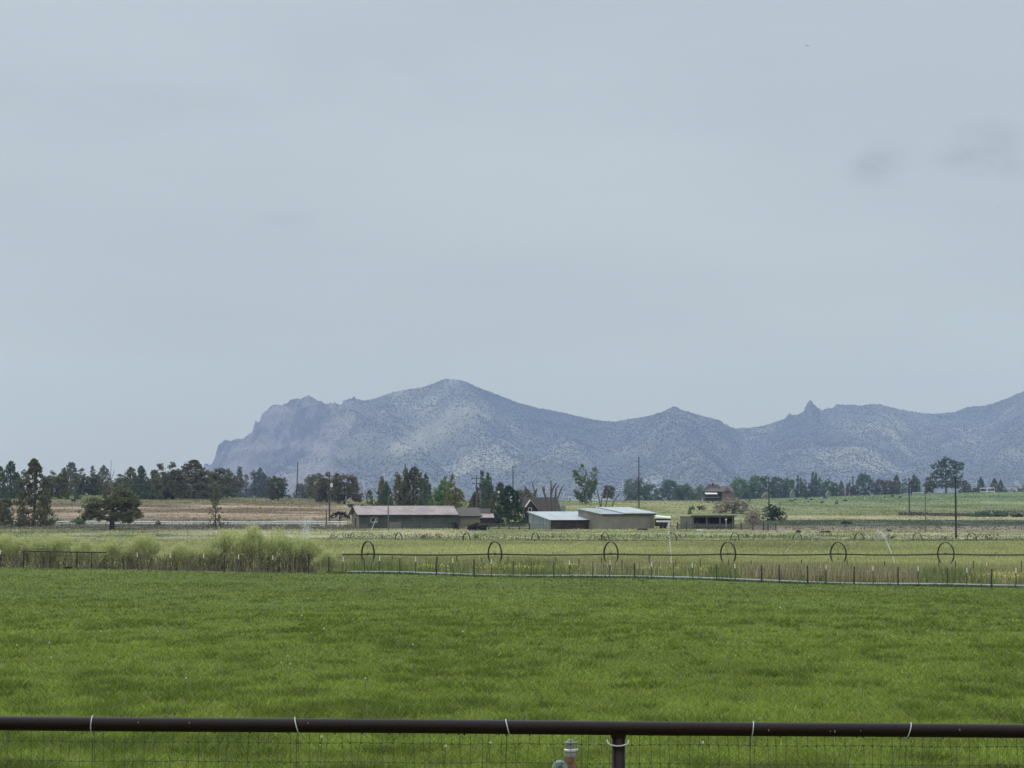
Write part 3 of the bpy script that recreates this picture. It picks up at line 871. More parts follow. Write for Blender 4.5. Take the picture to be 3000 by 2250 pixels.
GL, GM, GR = "junipers along the left ridge", "trees behind the farm buildings", "trees along the right hill crest"
TREES = [
    # name, kind, palette, px, base, top, width, label, group, Y
    ("juniper_tree", "multi", "juniper", 2, 1543, 1437, 84, "dark green juniper cut off by the left picture edge beside the white fence", None, None),
    ("juniper_tree", "cone", "juniperbrown", 98, 1544, 1348, 122, "tallest conical brown-green juniper standing by the white fence at far left", None, None),
    ("juniper_tree", "round", "juniper", 327, 1551, 1421, 168, "broad spreading dark juniper with bare lower trunk in front of pink soil", None, None),
    ("juniper_tree", "sparse", "juniper", 632, 1550, 1428, 66, "thin ragged half-bare juniper alone in front of the banded slope", None, None),
    ("juniper_tree", "cone", "juniper", 0, 1456, 1366, 40, "juniper at the left end of the ridge row, cut by the picture edge", GL, None),
    ("juniper_tree", "cone", "bluegreen", 32, 1461, 1353, 60, "narrow spire-topped juniper left of the tallest conical juniper", GL, None),
    ("juniper_tree", "multi", "juniper", 62, 1459, 1378, 48, "blunt juniper tucked between the spire juniper and the tallest conical one", GL, None),
    ("juniper_tree", "multi", "juniper", 172, 1461, 1371, 56, "flat-crowned juniper just right of the tallest conical juniper", GL, None),
    ("juniper_tree", "cone", "juniper", 208, 1447, 1355, 68, "pointed ridge juniper above the lone black cow", GL, None),
    ("juniper_tree", "multi", "juniper", 243, 1452, 1371, 58, "grey ragged juniper right of the pointed one above the cow", GL, None),
    ("juniper_tree", "sparse", "juniperbrown", 272, 1451, 1365, 40, "thin wispy juniper with see-through top left of the broad spreading tree", GL, None),
    ("juniper_tree", "cone", "juniper", 303, 1450, 1366, 52, "juniper with orange-tinged tip left of the tall dead snag", GL, None),
    ("juniper_tree", "multi", "juniper", 342, 1452, 1388, 78, "low wide juniper mass directly behind the broad spreading juniper", GL, None),
    ("juniper_tree", "cone", "juniper", 383, 1462, 1369, 56, "juniper peak just right of the broad spreading juniper", GL, None),
    ("juniper_tree", "cone", "bluegreen", 412, 1463, 1366, 48, "slim pointed juniper, second peak right of the broad spreading tree", GL, None),
    ("juniper_tree", "multi", "juniper", 434, 1463, 1378, 48, "rounded juniper in the dip right of the slim pointed one", GL, None),
    ("juniper_tree", "multi", "juniper", 466, 1463, 1378, 64, "bushy juniper left of the reddish thin-topped one", GL, None),
    ("juniper_tree", "multi", "juniperbrown", 505, 1463, 1353, 76, "juniper with thin reddish top left of the pale distant crag", GL, None),
    ("juniper_tree", "cone", "juniper", 566, 1462, 1350, 112, "big spreading juniper with clear trunk hiding the pale distant crag", GL, None),
    ("juniper_tree", "dome", "juniper", 640, 1461, 1371, 84, "round-topped full juniper below the mountain cliff foot", GL, None),
    ("juniper_tree", "multi", "juniper", 695, 1457, 1368, 58, "twin-topped juniper right of the round-topped full one", GL, None),
    ("juniper_tree", "multi", "juniper", 724, 1458, 1388, 42, "lower sloping-shouldered juniper leaning against the twin-topped one", GL, None),
    ("juniper_tree", "cone", "bluegreen", 762, 1457, 1372, 50, "small neat conical juniper with a sharp tip between two gaps", GL, None),
    ("juniper_tree", "dome", "juniper", 793, 1455, 1396, 48, "left half of the rounded juniper pair left of the leaning pole", GL, None),
    ("juniper_tree", "dome", "juniper", 815, 1466, 1394, 46, "right half of the rounded juniper pair, trunk showing on tan grass", GL, None),
    ("juniper_tree", "bush", "juniper", 858, 1457, 1425, 44, "low juniper bush at the foot of the leaning pole", GL, None),
    ("juniper_tree", "multi", "juniper", 897, 1452, 1400, 54, "short stepped juniper right of the leaning pole", GL, None),
    ("juniper_tree", "dome", "juniper", 926, 1462, 1385, 46, "upright juniper just left of the pole with the white box", GL, None),
    ("juniper_tree", "multi", "juniperbrown", 958, 1472, 1382, 58, "juniper overlapped by the pole with the white box", GL, None),
    ("juniper_tree", "dome", "juniperbrown", 1008, 1477, 1387, 64, "full grey-green juniper left of the long barn roof end", GL, None),
    ("juniper_tree", "sparse", "juniperbrown", 1040, 1464, 1398, 48, "see-through brownish juniper right of the full grey-green one", GL, None),
    ("juniper_tree", "multi", "juniper", 1109, 1487, 1398, 56, "juniper left end of the clump behind the long barn", GM, 640),
    ("juniper_tree", "cone", "bluegreen", 1132, 1487, 1414, 40, "short twin-spired juniper behind the long barn by its wooden pole", GM, 620),
    ("juniper_tree", "multi", "juniper", 1170, 1480, 1373, 76, "grey-green tall juniper behind the middle of the long barn", GM, 650),
    ("juniper_tree", "cone", "juniper", 1214, 1483, 1369, 88, "tallest broad juniper behind the long barn roof", GM, 650),
    ("juniper_tree", "cone", "bluegreen", 1247, 1480, 1391, 46, "narrow dark juniper on the right flank of the tallest barn tree", GM, 640),
    ("cottonwood_tree", "multi", "green", 1295, 1490, 1398, 74, "green leafy cottonwood behind the right half of the long barn", GM, 600),
    ("cottonwood_tree", "multi", "olive", 1333, 1508, 1391, 74, "olive-yellow cottonwood with pale trunk at the long barn's right end", GM, 560),
    ("juniper_tree", "multi", "juniperbrown", 1392, 1490, 1424, 44, "brownish juniper right beside the crossarm pole", GM, 640),
    ("juniper_tree", "multi", "bluegreen", 1430, 1488, 1379, 60, "tall narrow-topped blue-green juniper right of the crossarm pole", GM, 650),
    ("juniper_tree", "cone", "juniper", 1466, 1500, 1414, 66, "mid-height juniper behind the white yard lamp", GM, 600),
    ("spruce_tree", "cone", "darkgreen", 1492, 1537, 1424, 104, "very dark bushy spruce left of the blue-grey shed wall", None, 505),
    ("elm_tree", "dome", "juniper", 1533, 1490, 1430, 60, "dull grey-green round tree behind the steep-roofed house", GM, 640),
    ("poplar_tree", "poplar", "lightgreen", 1715, 1477, 1360, 76, "tall loose pale-green poplar with sky gaps behind the beige building", None, None),
    ("elm_tree", "dome", "bluegreen", 1860, 1459, 1400, 62, "large dome-shaped tree overlapped by the tallest dark pole", GR, None),
    ("elm_tree", "dome", "green", 1903, 1459, 1414, 44, "smaller dome tree just right of the tallest dark pole's tree", GR, None),
    ("elm_tree", "dome", "bluegreen", 1963, 1459, 1402, 60, "wide dark round tree with a forked pale top left of the hill house", GR, None),
    ("elm_tree", "dome", "lightgreen", 1997, 1456, 1419, 32, "pale green left tree of the small pair left of the hill house", GR, None),
    ("elm_tree", "dome", "lightgreen", 2016, 1456, 1416, 36, "pale green right tree of the small pair left of the hill house", GR, None),
    ("elm_tree", "dome", "lightgreen", 2050, 1456, 1420, 32, "small pale tree touching the hill house's left wall", GR, None),
    ("elm_tree", "dome", "green", 2166, 1456, 1395, 54, "tall full green tree at the right wall of the hill house", GR, None),
    ("elm_tree", "bush", "bluegreen", 2205, 1455, 1418, 46, "low dark tree under the big twin-crowned green tree", GR, None),
    ("elm_tree", "dome", "green", 2228, 1450, 1389, 62, "big twin-crowned green tree left of the pole above the dark juniper", GR, None),
    ("elm_tree", "dome", "bluegreen", 2278, 1448, 1393, 48, "dark tree directly right of the pole above the dark juniper", GR, None),
    ("elm_tree", "dome", "green", 2312, 1447, 1398, 36, "rounded tree beside the small white gable on the hill", GR, None),
    ("elm_tree", "multi", "bluegreen", 2346, 1451, 1395, 40, "tree with short black trunk right of the small white gable", GR, None),
    ("elm_tree", "bush", "bluegreen", 2370, 1446, 1409, 28, "short tree squeezed between two taller ones above the cow herd", GR, None),
    ("elm_tree", "multi", "bluegreen", 2394, 1450, 1383, 40, "tall uneven tree above the middle of the cow herd", GR, None),
    ("elm_tree", "dome", "green", 2424, 1445, 1403, 34, "light green tree right of the tall uneven tree", GR, None),
    ("elm_tree", "dome", "bluegreen", 2443, 1448, 1414, 30, "low round tree with visible trunk right above the largest cow", GR, None),
    ("juniper_tree", "cone", "juniper", 2465, 1441, 1409, 22, "small pointed tree standing free right of the low round tree", GR, None),
    ("juniper_tree", "cone", "juniper", 2482, 1438, 1419, 12, "tiny tree left of the thin hill pole", GR, None),
    ("juniper_tree", "multi", "juniper", 2496, 1438, 1412, 24, "dark low tree at the foot of the thin hill pole", GR, None),
    ("elm_tree", "dome", "bluegreen", 2532, 1446, 1383, 48, "egg-shaped dense tree standing alone on the hill crest", GR, None),
    ("elm_tree", "dome", "juniper", 2580, 1441, 1402, 38, "left tree of the brownish-based clump right of the egg-shaped tree", GR, None),
    ("elm_tree", "dome", "juniper", 2608, 1447, 1404, 32, "middle tree of the brownish-based clump, forked trunk showing", GR, None),
    ("juniper_tree", "cone", "juniper", 2627, 1447, 1393, 40, "pointed right tree of the brownish-based clump", GR, None),
    ("elm_tree", "multi", "bluegreen", 2671, 1448, 1390, 38, "dark double-topped tree overlapping the thick leftmost hill-foot pole", GR, None),
    ("elm_tree", "sparse", "bluegreen", 2693, 1447, 1406, 30, "thin airy tree right of the dark double-topped tree", GR, None),
    ("juniper_tree", "dome", "juniper", 2722, 1447, 1406, 26, "small tree left of the giant layered tree", GR, None),
    ("cottonwood_tree", "layer", "bluegreen", 2772, 1446, 1343, 94, "giant layered airy tree towering over the right hill crest", None, None),
    ("juniper_tree", "multi", "juniper", 2825, 1441, 1391, 40, "red-tipped dark tree right of the giant layered tree", GR, None),
    ("juniper_tree", "bush", "juniper", 2856, 1440, 1411, 24, "low dark tree between the red-tipped tree and the slanted one", GR, None),
    ("juniper_tree", "cone", "bluegreen", 2874, 1441, 1397, 28, "dark slanted-top tree beside the white hill gate", GR, None),
    ("juniper_tree", "cone", "juniper", 2914, 1441, 1402, 32, "left tree of the last trio near the right edge", GR, None),
    ("juniper_tree", "cone", "bluegreen", 2932, 1441, 1406, 26, "middle tree of the last trio near the right edge", GR, None),
    ("juniper_tree", "bush", "juniper", 2956, 1441, 1415, 36, "low flat right tree of the last trio near the right edge", GR, None),
    ("juniper_tree", "multi", "juniper", 2992, 1438, 1421, 26, "short tree at the right picture edge on the hill crest", GR, None),
    ("juniper_tree", "ball", "darkgreen", 2268, 1525, 1470, 68, "dark dense round juniper on the slope right of the open shed", None, None),
]
for (px, b0, t0, wp, kd, lab) in [
        (150, 1461, 1392, 44, "dome", "low rounded juniper filling the gap right of the tallest conical juniper's crown"),
        (190, 1455, 1398, 34, "multi", "low juniper between the flat-crowned and the pointed ridge junipers"),
        (258, 1452, 1394, 40, "dome", "low juniper between the grey ragged and the thin wispy ridge junipers"),
        (288, 1451, 1396, 36, "multi", "low juniper between the thin wispy and the orange-tipped ridge junipers"),
        (364, 1458, 1396, 42, "dome", "low juniper at the foot of the short dead snag"),
        (398, 1462, 1398, 40, "multi", "low juniper between the two peaks right of the broad spreading tree"),
        (450, 1463, 1398, 42, "dome", "low juniper between the one in the dip and the bushy one"),
        (486, 1463, 1392, 44, "dome", "low juniper between the bushy one and the reddish thin-topped one"),
        (607, 1461, 1394, 40, "multi", "low juniper between the big spreading one and the round-topped full one"),
        (668, 1459, 1396, 36, "dome", "low juniper between the round-topped full one and the twin-topped one")]:
    TREES.append(("juniper_tree", kd, "juniper", px, b0, t0, wp, lab, GL, None))
for (nm, kd, pal, px, b0, t0, wp, lab, gp, Y) in TREES:
    tree(nm, kd, pal, px, b0, t0, wp, lab, "tree", gp, Y)

SHRUBS = [
    ("round_bush", "bush", "green", 172, 1535, 1519, 40, "dark green bush behind the white fence, left of two", None),
    ("round_bush", "bush", "bluegreen", 231, 1537, 1512, 42, "taller dark green bush behind the white fence, right of two", None),
    ("round_bush", "bush", "bluegreen", 463, 1542, 1522, 18, "small dark box-like bush on the dark rail fence", None),
    ("round_bush", "bush", "juniper", 198, 1463, 1456, 26, "low grey bush lying left of the ridge gap above the black cow", None),
    ("round_bush", "cone", "bluegreen", 227, 1464, 1426, 22, "small upright dark bush right above the black cow", None),
    ("round_bush", "bush", "black", 199, 1668, 1655, 20, "small black scrubby bush at the foot of the black pipe panel", None),
    ("umbrella_tree", "umbrella", "black", 996, 1536, 1496, 44, "small black umbrella-shaped tree left of the long barn gable", None),
    ("round_bush", "bush", "black", 1030, 1487, 1472, 20, "dark squat bush on the slope, left of two above the barn's left gable", None),
    ("round_bush", "bush", "black", 1063, 1488, 1473, 18, "dark squat bush on the slope, right of two above the barn's left gable", None),
    ("round_bush", "bush", "grey", 1180, 1489, 1468, 26, "grey bush peeping over the middle of the long barn roof", 560),
    ("round_bush", "bush", "black", 1333, 1552, 1518, 20, "dark scrub against the right end wall of the long barn", 480),
    ("round_bush", "bush", "black", 1388, 1551, 1521, 30, "dark scrub in front of the small gabled shed", 470),
    ("round_bush", "bush", "black", 1415, 1551, 1527, 26, "dark scrub below the pink porch roof", 470),
    ("bare_bush", "ball", "brown", 2147, 1504, 1452, 108, "large round leafless grey-brown bush below the hill house", None),
    ("bare_bush", "ball", "brown", 2207, 1538, 1486, 52, "smaller leafless olive-brown bush behind the corral right of the open shed", None),
    ("round_bush", "cone", "green", 2021, 1507, 1484, 13, "slim green bush sticking up above the open shed's left corner", None),
    ("round_bush", "bush", "bluegreen", 2028, 1494, 1478, 16, "small green bush on the slope left of the purple-grey one", None),
    ("round_bush", "bush", "grey", 2054, 1494, 1474, 24, "purple-grey round bush on the slope below the hill house", None),
    ("umbrella_tree", "umbrella", "black", 2480, 1543, 1527, 26, "small black flat-topped tree on the dark green strip", None),
    ("round_bush", "bush", "black", 2340, 1560, 1549, 15, "low black bush on the rough ground right of the corral", None),
    ("round_bush", "bush", "black", 2420, 1561, 1551, 36, "long low dark scrub on the rough ground below the flat-topped tree", None),
    ("round_bush", "bush", "black", 2606, 1557, 1549, 13, "tiny black bush left of the grey slim pole", None),
    ("round_bush", "bush", "darkgreen", 2614, 1578, 1569, 14, "tiny dark bush beyond the tilted spray jet", None),
    ("round_bush", "bush", "bluegreen", 2878, 1514, 1492, 64, "widest dark scrub bush right of the thickest pole on the hill foot", None),
    ("round_bush", "bush", "bluegreen", 2926, 1514, 1495, 50, "dark scrub bush in the middle of the three at the right hill foot", None),
    ("round_bush", "bush", "darkgreen", 2982, 1515, 1501, 34, "darkest scrub bush nearest the right edge at the hill foot", None),
    ("round_bush", "bush", "green", 1240, 1579, 1562, 15, "green bush between the two leftmost far wheels", None),
    ("round_bush", "bush", "green", 1395, 1578, 1563, 14, "green bush right of the second far wheel", None),
    ("round_bush", "bush", "green", 1768, 1579, 1566, 10, "small green bush left of the fourth far wheel", None),
    ("round_bush", "bush", "green", 2771, 1580, 1568, 12, "small green bush left of the thickest pole's base", None),
    ("round_bush", "bush", "green", 2898, 1582, 1570, 20, "green bush right of the last far wheel", None),
]
for (nm, kd, pal, px, b0, t0, wp, lab, Y) in SHRUBS:
    tree(nm, kd, pal, px, b0, t0, wp, lab, "bush" if nm != "umbrella_tree" else "tree", None, Y)


# willow thicket -----------------------------------------------------------------
def willow_meshes(var):
    P = []
    shoots = []
    for j in range(70):
        x0, y0 = rng.uniform(-.40, .40), rng.uniform(-.3, .3)
        hh = (rng.uniform(.62, 1.0) if j % 3 else rng.uniform(.45, .7)) * (1 - 2.3 * x0 * x0) * (.84 + .32 * vnoise(x0 * 9 + var * 7, y0 * 5, 3))
        l = rng.normal(size=2) * .10 + np.array([x0, y0]) * .38
        shoots.append((x0, y0, hh, l))
        m = 36
        t = .40 + .6 * rng.random(m) ** .85
        sc_ = .034 * (1.15 - t * .75)
        P.append(np.stack([x0 + l[0] * t ** 1.6, y0 + l[1] * t ** 1.6, hh * t], 1) + rng.normal(size=(m, 3)) * np.array([1, 1, .7]) * sc_[:, None])
    for j in range(16):                                   # leafy rounded masses
        x0, y0 = rng.uniform(-.36, .36), rng.uniform(-.28, .28)
        z0_ = (rng.uniform(.42, .80)) * (1 - 1.9 * x0 * x0)
        m = 300
        d = rng.normal(size=(m, 3)); d /= np.linalg.norm(d, axis=1)[:, None]
        d *= (rng.random(m) ** .38)[:, None] * np.array([.15, .15, .17]) * rng.uniform(.7, 1.15)
        q = d + np.array([x0, y0, z0_]); P.append(q[q[:, 2] > .3])
    P = np.vstack(P)
    n = len(P)
    t = np.clip(rng.random(n) * .55 + .45 * fbm(P[:, 0] * 6 + var * 9, P[:, 2] * 6, 5, 2), 0, 1)[:, None]
    C = np.array([.33, .355, .145]) + np.array([.36, .345, .20]) * t
    V, f, C4 = leaf_quads(P, .0135, C)
    d = (V.reshape(-1, 4, 3) - P[:, None]); d[:, :, 2] *= 1.35
    V = (P[:, None] + d).reshape(-1, 3)
    crown = big_mesh("foliage", V, f, C4); crown.materials.append(M["willowleaf"])
    b = MB()
    for i in range(80):
        x, y = rng.uniform(-.42, .42), rng.uniform(-.3, .3)
        l = rng.normal(size=2) * .13; h = rng.uniform(.3, .7)
        c = np.array([.20, .17, .125]) * rng.uniform(.5, 1.7)
        b.tube([(x, y, -.03), (x + l[0] * .4, y + l[1] * .4, h * .5), (x + l[0], y + l[1], h)], [.0055, .0045, .002], 4, c, cap=False)
    # fine side twigs fill the lower half
    for i in range(420):
        x, y, z = rng.uniform(-.46, .46), rng.uniform(-.32, .32), rng.uniform(0.02, .46)
        dd = rng.normal(size=3) * np.array([.11, .09, .07])
        c = np.array([.19, .165, .115]) * rng.uniform(.5, 1.7)
        b.tube([(x, y, z), (x + dd[0], y + dd[1], z + abs(dd[2]) + .03)], [.004, .002], 3, c, cap=False)
    st = b.mesh("stems"); st.materials.append(M["stem"])
    return st, crown


M["willowleaf"] = mat("willow_leaf", tint=True, var=.18, scale=2.5, trans=.5, rough=.8, spec=.15)
M["stem"] = mat("willow_stem", tint=True, var=.25, scale=6, rough=.95, spec=.1)
WM = [willow_meshes(v) for v in range(3)]
WIL = [
    (12, 130, 1553, "pale willow shrub cut off by the left picture edge"),
    (95, 130, 1547, "pale willow shrub above the left post of the black pipe panel"),
    (180, 120, 1552, "pale willow shrub above the middle of the black pipe panel"),
    (262, 110, 1572, "low pale willow shrub above the right end of the black pipe panel"),
    (345, 120, 1556, "willow shrub just right of the black pipe panel, below the broad juniper trunk"),
    (428, 126, 1549, "darker green willow shrub left of the dip in the thicket"),
    (522, 120, 1580, "low willow shrub in the left part of the thicket's dip"),
    (598, 110, 1574, "low willow shrub in the right part of the thicket's dip"),
    (672, 128, 1530, "tall willow shrub at the left shoulder of the thicket's highest clump"),
    (752, 140, 1524, "tallest willow shrub in the middle of the thicket's highest clump"),
    (838, 134, 1530, "tall willow shrub at the right shoulder of the highest clump, beside the mist"),
    (905, 104, 1562, "willow shrub in front of the white mist behind the thick dark post"),
    (955, 74, 1604, "lowest willow shrub at the right end of the thicket"),
]
for i, (px, wp, top, lab) in enumerate(WIL):
    Y = 155 - 7 * (px - 1500) / 1500 + 5.0 + (i % 3) * 1.2
    p = on_ground(px, Y)
    h = at(px, top, Y)[2] - p[2]; wd = wp * Y / F * 1.08
    t = thing("willow_shrub", p, lab, "shrub", "willow thicket behind the left fence", rz=[0, math.pi, .2, 2.9][i % 4])
    for nm, me in zip(("stems", "foliage"), WM[i % 3]):
        o = link(nm, me, t); o.scale = (wd, wd * .7, h)


# sagebrush along the left margin
def sage():
    n = 15000
    px = np.where(rng.random(n) < .82, rng.uniform(-120, 1040, n), rng.uniform(2230, 3050, n)); 
    lft = px < 1100
    Y = np.where(lft, rng.uniform(476, 512, n), rng.uniform(470, 520, n))
    X = (px - 1500) / F * Y
    cl = fbm(X * .45, Y * .3, 91, 3)
    keep = cl > np.where(lft, .44, .56)
    X, Y, cl = X[keep], Y[keep], cl[keep]
    Z = G(X, Y) + rng.random(len(X)) * .55 * sstep(.42, .62, cl)
    C = np.array([.10, .098, .082]) + np.array([.11, .105, .085]) * rng.random(len(X))[:, None]
    V, f, C4 = leaf_quads(np.stack([X, Y, Z], 1), .2, C)
    make_stuff("sagebrush", [(V, f, C4)], M["leaf"], "grey sagebrush in rough bands beside the yard fences", "sagebrush")
    # low scrub and tussocks of the far margin
    n = 9000
    px = rng.uniform(960, 3080, n); Y = rng.uniform(372, 425, n); X = (px - 1500) / F * Y
    cl = fbm(X * .35, Y * .2, 93, 3); keep = cl > .5
    X, Y = X[keep], Y[keep]
    Z = G(X, Y) + rng.random(len(X)) * .55
    C = np.array([.075, .085, .045]) + np.array([.13, .12, .075]) * rng.random(len(X))[:, None]
    V, f, C4 = leaf_quads(np.stack([X, Y, Z], 1), .17, C)
    # brush line at the foot of the right hill
    n = 2600
    px = rng.uniform(2630, 3080, n); Y = 690 + rng.uniform(-3, 3, n); X = (px - 1500) / F * Y
    Z = G(X, Y) + rng.random(n) * (1.0 + .8 * sstep(2830, 2900, px))
    C2 = np.array([.075, .072, .058]) + np.array([.09, .08, .065]) * rng.random(n)[:, None]
    V2, f2, C24 = leaf_quads(np.stack([X, Y, Z], 1), .28, C2)
    make_stuff("scrub_patches", [(V, f, C4), (V2, f2, C24)], M["leaf"], "low olive scrub on the rough margin beyond the far wheel line", "scrub")


sage()


# ------------------------------------------------------------------ topped bare cottonwoods, snags
def limb_tree(name, px, base, limbs, label, Y=None, rad=.28, m="deadwood", crown=None):
    p = hit(px, base) if Y is None else on_ground(px, Y)
    t = thing(name, p, label, "tree")
    Yd = p[1]
    b = MB()
    for pts in limbs:
        P = []
        for i, (x, y) in enumerate(pts):
            P.append(at(x, y, Yd + (i % 2) * .5) - p)
        P[0][2] = min(P[0][2], 0.0) if pts[0][1] >= base - 3 else P[0][2]
        n = len(P)
        b.tube(P, np.linspace(rad, rad * .5, n), 6)
    b.build("trunk", M[m], t)
    if crown:
        (cx, cb, ct, cw, kd, pal) = crown
        o = link("crown", crown_mesh(kd, pal, 0), t)
        q = at(cx, cb, Yd) - p
        o.location = [float(v) for v in q]
        s = Yd / F
        o.scale = (cw * s, cw * s, (cb - ct) * s)
    return t


limb_tree("topped_tree", 1567, 1497, [[(1566, 1500), (1567, 1465), (1566, 1440), (1560, 1416)], [(1567, 1462), (1570, 1440), (1573, 1432)], [(1566, 1462), (1552, 1446), (1536, 1423)]],
          "bare topped tree with three stubs behind the steep house roof", 560, .30)
limb_tree("topped_tree", 1612, 1500, [[(1615, 1503), (1614, 1450), (1615, 1430), (1614, 1408)], [(1604, 1503), (1600, 1462), (1590, 1430), (1587, 1426)], [(1595, 1436), (1593, 1424)], [(1615, 1445), (1622, 1428), (1629, 1416)],
                                      [(1625, 1500), (1627, 1460), (1629, 1432), (1635, 1423)], [(1629, 1468), (1638, 1448), (1648, 1424)]],
          "tallest bare topped tree with six stubs right of the steep house roof", 520, .27)
limb_tree("topped_tree", 1773, 1489, [[(1760, 1491), (1756, 1465), (1750, 1435)], [(1761, 1488), (1763, 1455)], [(1773, 1491), (1779, 1462), (1784, 1440)], [(1790, 1490), (1802, 1464), (1815, 1445)]],
          "topped tree with a leafy brown middle between two bare stubs", None, .22, "deadwood", (1784, 1463, 1420, 50, "dome", "juniperbrown"))
limb_tree("dead_snag", 325, 1452, [[(325, 1454), (324, 1400), (326, 1348)], [(325, 1405), (333, 1388), (334, 1374)], [(324, 1395), (319, 1380)]], "tall dead grey snag rising above the ridge junipers", None, .16, "greybark")
limb_tree("dead_snag", 367, 1455, [[(367, 1457), (367, 1410), (366, 1377)], [(367, 1412), (372, 1398)]], "short dead snag left of the juniper peak beyond the broad tree", None, .13, "greybark")
limb_tree("dead_snag", 1054, 1463, [[(1054, 1465), (1054, 1430), (1055, 1414)], [(1054, 1440), (1060, 1428)], [(1054, 1436), (1049, 1424)]], "small leafless snag above the long barn's left roof end", None, .16)


# ------------------------------------------------------------------ front fence, second fence, far fence
def leaning_post(b, p, h, r, lean=(0, 0), sides=6):
    b.tube([(p[0], p[1], p[2] - .15), (p[0] + lean[0] * h, p[1] + lean[1] * h, p[2] + h)], [r, r * .9], sides)


def wire_fence(name, posts, label, Yf, strands, wire_r, wire_px, steel=True):
    p0 = on_ground(posts[len(posts) // 2][0], Yf(posts[len(posts) // 2][0]))
    t = thing(name, p0, label, "fence")
    for (px, kind, top) in posts:
        Y = Yf(px); q = on_ground(px, Y)
        h = at(px, top, Y)[2] - q[2]
        q = q - p0
        lean = (random.uniform(-.035, .035), random.uniform(-.03, .03))
        b = MB()
        if kind == "t":
            leaning_post(b, q, h, .026, lean, 5)
            po = b.build("post", M["greenpost"], t)
            c = MB(); tp = np.array([q[0] + lean[0] * h, q[1] + lean[1] * h, q[2] + h])
            c.tube([tp - np.array([lean[0] * .3, lean[1] * .3, .29]), tp + np.array([0, 0, .02])], [.034, .032], 6)
            c.build("white_tip", M["tip"], po)
        elif kind == "g":
            leaning_post(b, q, h, .033, lean, 5); b.build("post", M["greenpost"], t)
        elif kind == "w":
            leaning_post(b, q, h, .045, lean, 7); b.build("post", M["woodpost"], t)
        elif kind == "k":
            leaning_post(b, q, h, .052, lean, 8); b.build("post", M["darkpost"], t)
        else:
            leaning_post(b, q, h, .04, (lean[0] * 2.4, lean[1]), 6); b.build("post", M["darkpost"], t)
    b = MB()
    for zz in strands:
        P = []
        for px in np.linspace(wire_px[0], wire_px[1], 90):
            Y = Yf(px) - .04; q = on_ground(px, Y); P.append(q - p0 + np.array([0, 0, zz + .012 * math.sin(px * .3)]))
        b.tube(P, wire_r, 3, cap=False)
    b.build("wire_strand", M["wire"], t)
    return t


def fY(px): return 155 - 7 * (px - 1500) / 1500.0
def f2Y(px): return fY(px) + 22
def tops(px): return 1612 + 54 * px / 3000.0


fp = []
for px, k in [(4, "t"), (38, "w"), (110, "w"), (370, "w"), (406, "t"), (463, "w"), (501, "t"), (555, "w"), (599, "t"), (659, "k"), (701, "t"), (758, "w"), (801, "t"), (857, "w"), (906, "k"), (965, "k"), (1006, "t"), (1069, "g"), (1112, "t"),
              (1171, "g"), (1219, "t"), (1279, "k"), (1328, "t"), (1389, "k"), (1440, "t"), (1503, "g"), (1555, "g"), (1622, "g"), (1669, "t"), (1735, "g"), (1785, "t"), (1858, "k"), (1907, "t"), (1972, "g"), (2027, "t"), (2098, "g"),
              (2152.6, "t"), (2229, "k"), (2281, "k"), (2363, "k"), (2416, "t"), (2498, "k"), (2555, "t"), (2627, "k"), (2688, "t"), (2771, "g"), (2829, "t"), (2900, "k"), (2971, "t"), (3045, "g")]:
    fp.append((px, k, tops(px) + {"t": 0, "g": 4, "w": 8, "k": 3}[k] + random.uniform(-2, 2) - (9 if px in (1279, 906) else 0)))
wire_fence("wire_fence", fp, "steel and wood post wire fence with white-tipped posts along the pasture's far edge", fY, (.25, .55, .85, 1.1), .004, (-80, 3080))
fp = []
for px in (1153, 1340, 1412, 1490, 1560, 1630, 1696, 1762, 1825, 1977, 2050, 2129, 2198, 2345, 2480, 2591, 2745, 2798, 2846, 2990):
    fp.append((px, "l", 1629 + 18 * (px - 1150) / 1850 + random.uniform(-3, 4)))
fp.insert(9, (1901, "k", 1626)); fp.insert(-1, (2886, "t", 1648))
wire_fence("wire_fence", fp, "leaning dark wood post fence behind the weeds, below the front wheel line", f2Y, (.4, .8), .004, (1100, 3060))
fp = []
for px in (1012, 1029, 1037, 1063, 1092, 1120, 1148, 1205, 1261, 1288, 1313, 1340, 1427, 1478, 1540, 1590, 1694, 1740, 1794, 1847, 1873, 1899, 1926, 1993, 2007, 2033, 2056, 2084, 2108, 2188, 2208, 2235, 2259, 2286, 2312, 2359, 2406, 2452, 2503, 2599, 2649, 2719, 2746, 2787, 2884, 2907, 2946, 2985):
    fp.append((px, "l", 1563 + random.uniform(-2, 3)))
wire_fence("wire_fence", fp, "thin distant post fence beyond the far wheel line", lambda px: 402.0, (.5, .9), .006, (990, 3060))
fp = [(px, "l", 1541 + random.uniform(-3, 3)) for px in (2300, 2320, 2352, 2385, 2408, 2432, 2476, 2520, 2564, 2640, 2682, 2748, 2800, 2846, 2913, 2990)]
wire_fence("wire_fence", fp, "sparse post fence on the tan strip right of the corral", lambda px: 478.0, (.5, .9), .006, (2270, 3060))
fp = [(px, "l", 1494 + random.uniform(-3, 2)) for px in (2591, 2607, 2624)]
wire_fence("wire_fence", fp, "three short posts left of the hill foot brush line", lambda px: 705.0, (.6,), .006, (2585, 2640))
fp = [(px, "l", 1554 + random.uniform(-2, 2)) for px in (201, 325, 463, 553, 640, 980)]
wire_fence("wire_fence", fp, "few thin posts standing above the willow thicket", lambda px: 420.0, (.5,), .006, (180, 990))


